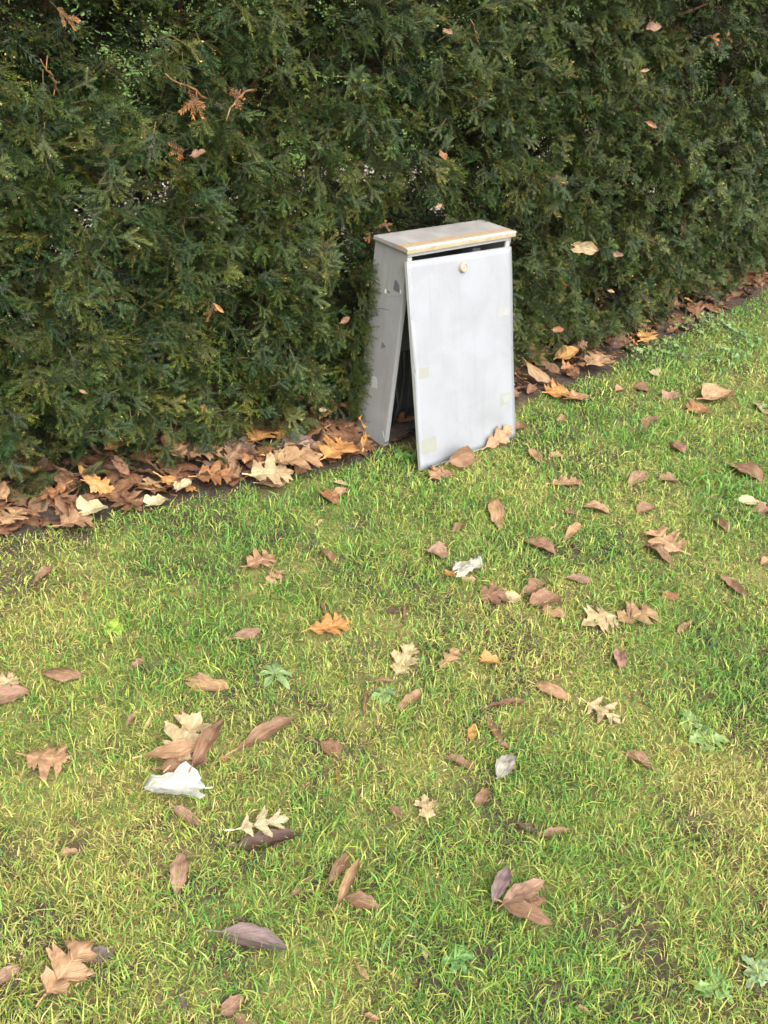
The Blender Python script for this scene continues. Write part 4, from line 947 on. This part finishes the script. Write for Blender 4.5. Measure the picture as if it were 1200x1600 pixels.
def litter():
    r = random.Random(12)
    G = 'leaves drifted under the hedge'
    # those that stand out
    L = leaf
    def lp(kind, p0, p1, wr, col, lab, **k): L(kind, p0, p1, wr, col, lab, group=G, **k)
    lp('oak', (388, 742), (462, 738), .8, 'pale', 'pale tan oak leaf at the grass edge of the drift, midway to the cabinet', curl=.5, lift=.05)
    lp('ovate', (404, 756), (450, 752), .45, 'pink', 'pinkish narrow leaf in front of the pale tan oak leaf of the drift', curl=.7, lift=.03)
    lp('oak', (420, 722), (505, 712), .75, 'tan', 'broad tan oak leaf behind the pale one in the drift left of the cabinet', curl=.7, lift=.06)
    lp('oak', (505, 715), (552, 690), .9, 'orange', 'orange tan oak leaf of the drift lying near the cabinet side', curl=.8, lift=.06)
    lp('oak', (566, 705), (567, 650), .6, 'orange', 'bright orange leaf standing against the left side of the cabinet', curl=1.6, lift=.09, tilt=(.9, 0))
    lp('ovate', (440, 698), (490, 690), .55, 'purple', 'purple brown smooth leaf in the drift left of the cabinet', curl=.9, lift=.06)
    lp('frag', (127, 800), (165, 790), .8, 'cream', 'pale cream leaf in the drift near the left end, palest there', curl=1.0, lift=.05)
    lp('oak', (92, 820), (148, 806), .9, 'tan', 'tan lobed leaf in front of the pale cream one at the left drift end', curl=.7, lift=.04)
    lp('frag', (230, 790), (262, 780), .55, 'cream', 'small whitish scrap at the grass edge of the drift', curl=.8, lift=.03)
    lp('frag', (278, 768), (297, 752), .7, 'cream', 'small cream bent leaf in the drift, right of the whitish scrap', curl=1.2, lift=.05)
    lp('oak', (2, 820), (35, 795), .9, 'tan', 'tan leaf of the drift at the left edge of the photo', curl=.8, lift=.05)
    lp('oak', (390, 690), (430, 668), .9, 'orange', 'orange tan leaf of the drift half under the lowest foliage', curl=.8, lift=.06)
    lp('oak', (285, 712), (350, 702), .8, 'tan', 'reddish tan lobed leaf of the drift under the foliage hem, centre left', curl=.6, lift=.06)
    lp('oak', (305, 745), (370, 745), .75, 'rust', 'reddish brown oak leaf of the drift below the reddish tan one', curl=.6, lift=.05)
    lp('oak', (918, 572), (950, 555), .9, 'tan', 'tan broad leaf of the drift right of the cabinet, near the weeds', curl=.8, lift=.06)
    lp('oak', (1000, 535), (1018, 518), .9, 'orange', 'orange tan leaf of the drift behind the leafy weeds', curl=.8, lift=.05)
    # the rest of the drift: the upper leaves one by one, what is buried below them as one mass
    kinds = [('oak', .85), ('oak', .75), ('star', .95), ('ovate', .48), ('ovate', .55), ('frag', .7), ('narrow', .42)]
    pal = ['tan', 'brown', 'rust', 'brown', 'tan', 'rust', 'orange', 'dark', 'dark', 'brown', 'rust']
    used = set(); MV = []; MF = []; MU = []; MC = []
    def spot(s0, s1, f, depth):
        s = s0 + (s1 - s0) * f; q = r.random(); nn = float(edge_n(s)) - .012 - q * depth
        xy, _ = hedge_pt(np.array([s]), np.array([nn])); return s, q, xy[0]
    for (s0, s1, count, below, side) in [(S_CAB - 1.75, S_CAB - 0.02, 84, 170, 'l'), (S_CAB + 0.50, S_CAB + 4.2, 74, 190, 'r')]:
        for i in range(count + below):
            mass = i >= count
            s, q, xy = spot(s0, s1, (i + r.random()) / count if not mass else r.random(), .30)
            u, v = cab_local(xy[0], xy[1])
            if -.04 < u < CW + .1 and v > -.10: continue
            k, wr = r.choice(kinds); col = r.choice(pal if not mass else pal + ['dark', 'dark', 'brown']); Lh = r.uniform(.07, .14) * (1 if k != 'frag' else .6)
            a = r.uniform(0, 2 * math.pi); z = r.uniform(.03, .06) * (0.6 + min(1, q * 2.0)) if not mass else r.uniform(.012, .03)
            z += float(gz(*xy))
            if mass:
                V, Fq, U = leaf_mesh(k, Lh, wr, r.uniform(-1, 1.8), 0, r.uniform(-.1, .2), r.uniform(.03, .06), 5000 + i)
                Rm = np.array(Matrix.Rotation(a, 3, 'Z') @ Matrix.Rotation(r.gauss(0, .3), 3, 'Y') @ Matrix.Rotation(r.gauss(0, .35), 3, 'X'))
                V = V @ Rm.T + np.array([xy[0], xy[1], z]); b0 = sum(len(x_) for x_ in MV); MV.append(V); MF.append(Fq + b0); MU.append(U); continue
            p0 = (xy[0] - math.cos(a) * Lh / 2, xy[1] - math.sin(a) * Lh / 2, z); p1 = (xy[0] + math.cos(a) * Lh / 2, xy[1] + math.sin(a) * Lh / 2, z)
            if side == 'l':
                f = (s - s0) / (s1 - s0); st = "near the photo's left edge" if f < .3 else ('midway between photo edge and cabinet' if f < .68 else 'beside the cabinet')
            else:
                f = (s - s0) / (s1 - s0); st = 'just beyond the cabinet' if f < .25 else ('between cabinet and leafy weeds' if f < .45 else ('behind the leafy weeds' if f < .68 else 'beyond the leafy weeds'))
            row = 'at the grass edge' if q < .33 else ('in the middle' if q < .66 else 'under the foliage')
            for tr in range(60):
                word = {'oak': 'lobed', 'star': 'spiky', 'ovate': 'oval', 'frag': 'broken', 'narrow': 'narrow'}[k]
                cw = {'tan': 'tan', 'brown': 'brown', 'rust': 'reddish', 'pink': 'pinkish', 'orange': 'orange', 'dark': 'dark'}[col]
                lab = f'{cw} {word} leaf {row} of the drift, {st}'
                if lab not in used: break
                k, wr = r.choice(kinds); col = r.choice(pal)
            used.add(lab)
            leaf(k, p0, p1, wr, col, lab, curl=r.uniform(-1.2, 2.2), fold=r.uniform(-.1, .25), rough=r.uniform(.03, .07), world=True,
                 tilt=(r.gauss(0, .4), r.gauss(0, .35)), group=G, jit=.25)
    o = mesh_np('leaf_litter', np.vstack(MV), np.vstack(MF), M_leaf, uvc=np.vstack(MU), smooth=True); o.color = (.16, .08, .042, 1)
    tag(o, 'brown mass of dead leaves buried below the drift under the hedge', 'leaf litter', kind='stuff')
litter()
def hedge_leaves():
    G = 'dead leaves caught in the hedge'
    for (px, py, sz, kind, col, lab) in [
        (915, 388, 46, 'frag', 'pale', 'pale tan crumpled leaf caught in the hedge right of the cabinet top'),
        (692, 243, 22, 'frag', 'rust', 'rusty leaf caught in the hedge above the cabinet'),
        (686, 322, 20, 'narrow', 'tan', 'tan narrow leaf caught in the hedge just above the cabinet lid'),
        (1018, 195, 24, 'narrow', 'rust', 'rusty narrow leaf hanging in the hedge at the upper right'),
        (1022, 42, 24, 'frag', 'pink', 'pinkish leaf caught high in the hedge at the upper right'),
        (966, 398, 18, 'frag', 'pink', 'small pinkish leaf caught in the hedge low at the right'),
        (310, 240, 26, 'frag', 'brown', 'brown leaf lodged in the hedge gap at the upper left'),
        (343, 482, 24, 'narrow', 'orange', 'orange sliver of leaf caught in the hedge at the left'),
        (700, 50, 18, 'frag', 'tan', 'small tan leaf high in the hedge above the cabinet'),
        (872, 515, 22, 'frag', 'rust', 'rusty leaf caught low in the hedge right of the cabinet'),
        (1008, 110, 16, 'narrow', 'tan', 'small tan sliver high in the hedge at the right'),
        (540, 500, 22, 'ovate', 'brown', 'brown leaf in the hedge close to the cabinet side'),
        (130, 612, 18, 'narrow', 'tan', 'tan sliver caught low in the hedge at the left'),
        (505, 640, 16, 'frag', 'pale', 'small pale leaf low in the hedge left of the cabinet'),
        (955, 455, 16, 'narrow', 'tan', 'tan sliver caught low in the hedge at the right')]:
        p = hedge_hit(px, py, 0.06); k = np.linalg.norm(p - np.array([0, 0, CAM_H])) / FPX; l = sz * k * .75
        r = random.Random(px); a = r.uniform(-1, 1)
        d = CR * math.cos(a) + CU * math.sin(a) ; d = d / np.hypot(d[0], d[1])
        leaf(kind, p - np.array([*(d[:2] * l / 2), 0]), p + np.array([*(d[:2] * l / 2), 0]), .6 if kind != 'narrow' else .4, col, lab, curl=1.4, rough=.05, tilt=(1.0 + r.uniform(-.3, .3), r.uniform(-.7, .7)), world=True, group=G, name='caught_leaf')
LEAF_N = len(LEAF_SPOTS)
hedge_leaves()
LEAF_SPOTS = LEAF_SPOTS[:LEAF_N]

# ------------------------------------------------------------------ grass
def grass():
    N = 2450000
    x = rng.uniform(-1.9, 4.0, N); y = rng.uniform(0.25, 6.6, N)
    dist = np.hypot(np.hypot(x, y), CAM_H)
    dens = np.clip((1.75 / dist) ** 1.9, .06, 1.0)
    out = (x < -0.78 * y - .42) | (x > 0.62 * y + .75)
    dens = np.where(out, dens * .35, dens)
    keep = rng.random(N) < dens
    x, y, dist = x[keep], y[keep], dist[keep]
    s, n = hedge_sn(x, y); e = edge_n(s) + .02 + 0.05 * (fbm(x * 7, y * 7, 61, 2) - .5)
    keep = n > e - rng.exponential(.012, len(x))
    u, v = cab_local(x, y)
    keep &= ~((u > .0) & (u < CW) & (v > .0))
    d = (0.35 + 1.0 * fbm(x * 6, y * 6, 71, 3)) * (0.55 + .9 * fbm(x * 24, y * 24, 77, 2))
    for bx, by, br, k in BARE_W:
        q = np.hypot(x - bx, y - by) / (br * (0.55 + .9 * fbm(x * 30, y * 30, 3, 2))); d = d * (1 - k * .92 * np.clip(1.45 - q, 0, 1) * (.55 + .6 * vnoise(x * 55, y * 55, 8)))
    keep &= rng.random(len(x)) < d * 1.7
    x, y, dist = x[keep], y[keep], dist[keep]; N = len(x)
    # species and state of each blade
    yl = 0.31 + 0.90 * (fbm(x * 2.3 + 5, y * 2.3, 81, 3) - .5) * 2 + 0.36 * np.clip((1.9 - y) / 1.0, -1.0, 1) + .3 * (fbm(x * 13, y * 13, 85, 2) - .5)
    t = rng.random(N); straw = t < np.clip(yl * .55, .03, .60); lime = (~straw) & (rng.random(N) < np.clip(.30 + yl * .55, 0, .85))
    cols = np.empty((N, 3)); g = rng.normal(1, .2, N).clip(.5, 1.6)
    cols[:] = np.array([0.118, 0.245, 0.038]); cols[lime] = np.array([0.29, 0.325, 0.070]); cols[straw] = np.array([0.50, 0.405, 0.155])
    brown = straw & (rng.random(N) < .22); cols[brown] = np.array([0.20, 0.125, 0.055])
    blue = (~straw) & (~lime) & (rng.random(N) < .25); cols[blue] = np.array([0.060, 0.15, 0.035])
    cols *= 1.14 * g[:, None]
    h = rng.gamma(4.2, .0053, N).clip(.008, .075) * (0.72 + .65 * fbm(x * 5, y * 5, 91, 2))
    h[straw] *= .75
    fresh = np.clip((y - 1.8) / 1.2, 0, 1); h *= 1 + .15 * fresh
    wd = (.0011 + .0021 * rng.random(N) ** 2.0) * np.clip(dist / 1.9, 1, 2.4); wd[straw] *= .8
    lean = np.abs(rng.normal(1.02, .34, N)).clip(.05, 1.45); lean[straw] = (lean[straw] + .35).clip(0, 1.5)
    # mown direction plus disorder
    az = rng.uniform(0, 2 * np.pi, N)
    # blades under a leaf are pressed flat
    z0 = gz(x, y) - .003
    for (lx, ly, la, lb, ang, lz) in LEAF_SPOTS:
        m_ = np.abs(x - lx) + np.abs(y - ly) < la * 1.9
        if not m_.any(): continue
        i = np.where(m_)[0]; c, s_ = math.cos(ang), math.sin(ang)
        a = ((x[i] - lx) * c + (y[i] - ly) * s_) / la; b = (-(x[i] - lx) * s_ + (y[i] - ly) * c) / max(lb, .004)
        j = i[(a * a + b * b < 1.0) & (rng.random(len(i)) < .86)]
        h[j] = np.minimum(h[j], rng.uniform(.006, .016, len(j))); lean[j] = rng.uniform(.9, 1.4, len(j))
    dx, dy = np.cos(az), np.sin(az); sx, sy = -dy, dx
    l1 = lean * .55; l2 = (lean * 1.12 + rng.uniform(0, .42, N) * rng.random(N)).clip(0, 1.75)
    h1 = h * .5
    p0 = np.stack([x, y, z0], 1)
    p1 = p0 + np.stack([dx * np.sin(l1) * h1, dy * np.sin(l1) * h1, np.cos(l1) * h1], 1)
    p2 = p1 + np.stack([dx * np.sin(l2) * h1, dy * np.sin(l2) * h1, np.cos(l2) * h1 * np.where(np.cos(l2) > 0, 1, .5)], 1)
    tw = rng.uniform(-.5, .5, N)
    sv = np.stack([sx * np.cos(tw), sy * np.cos(tw), np.sin(tw)], 1) * (wd / 2)[:, None]
    V = np.stack([p0 - sv * .8, p0 + sv * .8, p1 - sv, p1 + sv, p2], 1).reshape(-1, 3)
    C = np.repeat(cols, 5, 0).reshape(N, 5, 3)
    C[:, 0:2] = C[:, 0:2] * .75 + np.array([.10, .09, .03]) * .25       # blade colour blended towards a dark olive at the base
    C = C.reshape(-1, 3)
    b = (np.arange(N, dtype=np.int32) * 5)[:, None]
    T = np.concatenate([b + np.array([[0, 1, 3]]), b + np.array([[0, 3, 2]]), b + np.array([[2, 3, 4]])], 1).reshape(-1, 3)
    o = mesh_np('grass', V, T, M_grass, C); tag(o, 'short patchy lawn grass, green mixed with yellow straw blades', 'grass', kind='stuff')
    print('grass blades', N)
grass()

# ------------------------------------------------------------------ weeds
def weed_leaf(L, w, lobed, bend, r):
    nu, nv = 10, 2; V = []; ph = r.uniform(0, 6)
    for i in range(nu + 1):
        u = i / nu; wd = w * (math.sin(math.pi * u ** 1.25) ** .8) + .0012
        if lobed: wd *= 1 + .35 * math.sin(u * 26 + ph)
        for j in range(-nv, nv + 1):
            v = j / nv; a = bend * u
            V.append((L * math.sin(a + .001) / (bend + .001) if bend else L * u, v * wd / 2, -L * (1 - math.cos(a)) / (bend + .001) + abs(v) * wd * .18 + .002 * math.sin(u * 9 + v * 4)))
    k = 2 * nv + 1
    return np.array(V), np.array([(i * k + j, (i + 1) * k + j, (i + 1) * k + j + 1, i * k + j + 1) for i in range(nu) for j in range(2 * nv)])
def rosette(px, py, n, L, w, col, label, lobed=False, seed=0, up=.35, group='broad leaved weeds in the lawn'):
    r = random.Random(seed); p = at(px, py); e = empty('weed_plant', (p[0], p[1], float(gz(p[0], p[1])) + .006)); tag(e, label, 'weed', group)
    for i in range(n):
        l = L * r.uniform(.6, 1.1); V, Fq = weed_leaf(l, w * r.uniform(.75, 1.2), lobed, r.uniform(.5, 1.0), r)
        c = np.array(col) * r.uniform(.8, 1.25)
        o = mesh_np('leaf', V, Fq, M_weed, np.tile(c, (len(V), 1)), e, smooth=True)
        o.rotation_euler = (r.uniform(-.25, .25), -up * r.uniform(.4, 1.4), 2 * math.pi * (i + r.uniform(-.3, .3)) / n)
def clump(px, py, n, rad, col, label, seed, leafsize=.02):
    r = random.Random(seed); p = at(px, py); V = []; Fq = []; C = []
    for i in range(n):
        a = r.uniform(0, 6.28); d = rad * math.sqrt(r.random()); l = leafsize * r.uniform(.7, 1.3); x, y = d * math.cos(a), d * math.sin(a)
        v, f = weed_leaf(l, l * r.uniform(.8, 1.05), True, .6, r)
        M_ = np.array(Matrix.Rotation(r.uniform(0, 6.28), 3, 'Z') @ Matrix.Rotation(r.uniform(-.5, .3), 3, 'Y') @ Matrix.Rotation(r.uniform(-.3, .3), 3, 'X'))
        z = r.uniform(.022, .06) * (1.1 - d / rad * .6)
        v = v @ M_.T + np.array([x, y, z]); Fq.append(f + len(V) * 0 + sum(len(q) for q in V)); V.append(v); c = np.array(col) * r.uniform(.75, 1.3); C.append(np.tile(c, (len(v), 1)))
        # stalk
        b = sum(len(q) for q in V); st = np.array([(x * .8, y * .8, 0), (x * .8 + .0015, y * .8, 0), (x + .001, y, z), (x, y, z)]); V.append(st); Fq.append(np.array([[b, b + 1, b + 2, b + 3]])); C.append(np.tile(np.array([.08, .13, .04]), (4, 1)))
    e = empty('weed_clump', (p[0], p[1], float(gz(p[0], p[1])))); tag(e, label, 'weed', 'leafy weeds along the hedge foot')
    o = mesh_np('foliage', np.vstack(V), np.vstack(Fq), M_weed, np.vstack(C), e, smooth=True); o['kind'] = 'stuff'
PALE = (0.145, 0.205, 0.066)
rosette(430, 1056, 7, .062, .015, (.15, .21, .08), 'rosette of long pale green leaves in the left of the lawn', False, 1)
rosette(1100, 1158, 9, .052, .020, PALE, 'pale blue green lobed weed on the right side of the lawn', True, 2)
rosette(1078, 1130, 6, .045, .022, PALE, 'small pale weed just above the lobed blue green one on the right', True, 3)
rosette(1120, 1545, 8, .045, .015, (.14, .22, .06), 'rosette of small leaves at the lower right, among straw blades', True, 4)
rosette(1185, 1520, 8, .045, .014, (.16, .22, .10), 'pale spiky weed at the lower right edge', True, 5)
rosette(715, 1500, 7, .036, .013, (.10, .2, .05), 'small green weed beside the cream leaflet at the bottom middle', True, 6)
rosette(180, 985, 6, .04, .02, (.22, .32, .04), 'small bright yellow green plant in the left of the lawn', False, 7)
rosette(600, 1085, 7, .04, .018, (.14, .21, .075), 'small green weed between the two rolled leaves at the centre', False, 8)
rosette(1190, 640, 6, .05, .025, PALE, 'pale weed at the right edge near the smooth tan leaf', True, 9)
rosette(630, 715, 7, .05, .022, (.08, .19, .04), 'low green weed in front of the open cabinet gap', False, 10)
clump(1025, 545, 60, .13, PALE, 'pale blue green leafy clump nearest the cabinet along the hedge foot', 21)
clump(1000, 560, 30, .09, PALE, 'low pale clump at the front of the leafy weeds by the hedge foot', 22)
clump(1085, 512, 55, .13, PALE, 'leafy clump in the middle of the weeds by the hedge foot', 23)
clump(1115, 505, 40, .11, PALE, 'leafy clump at the far end of the weeds by the hedge foot', 24)
clump(1165, 535, 45, .13, (.12, .22, .07), 'sparse pale clump out on the lawn beyond the hedge weeds', 25)
clump(1135, 560, 35, .12, (.12, .22, .07), 'sparse pale clump nearer than the one out on the lawn', 26)
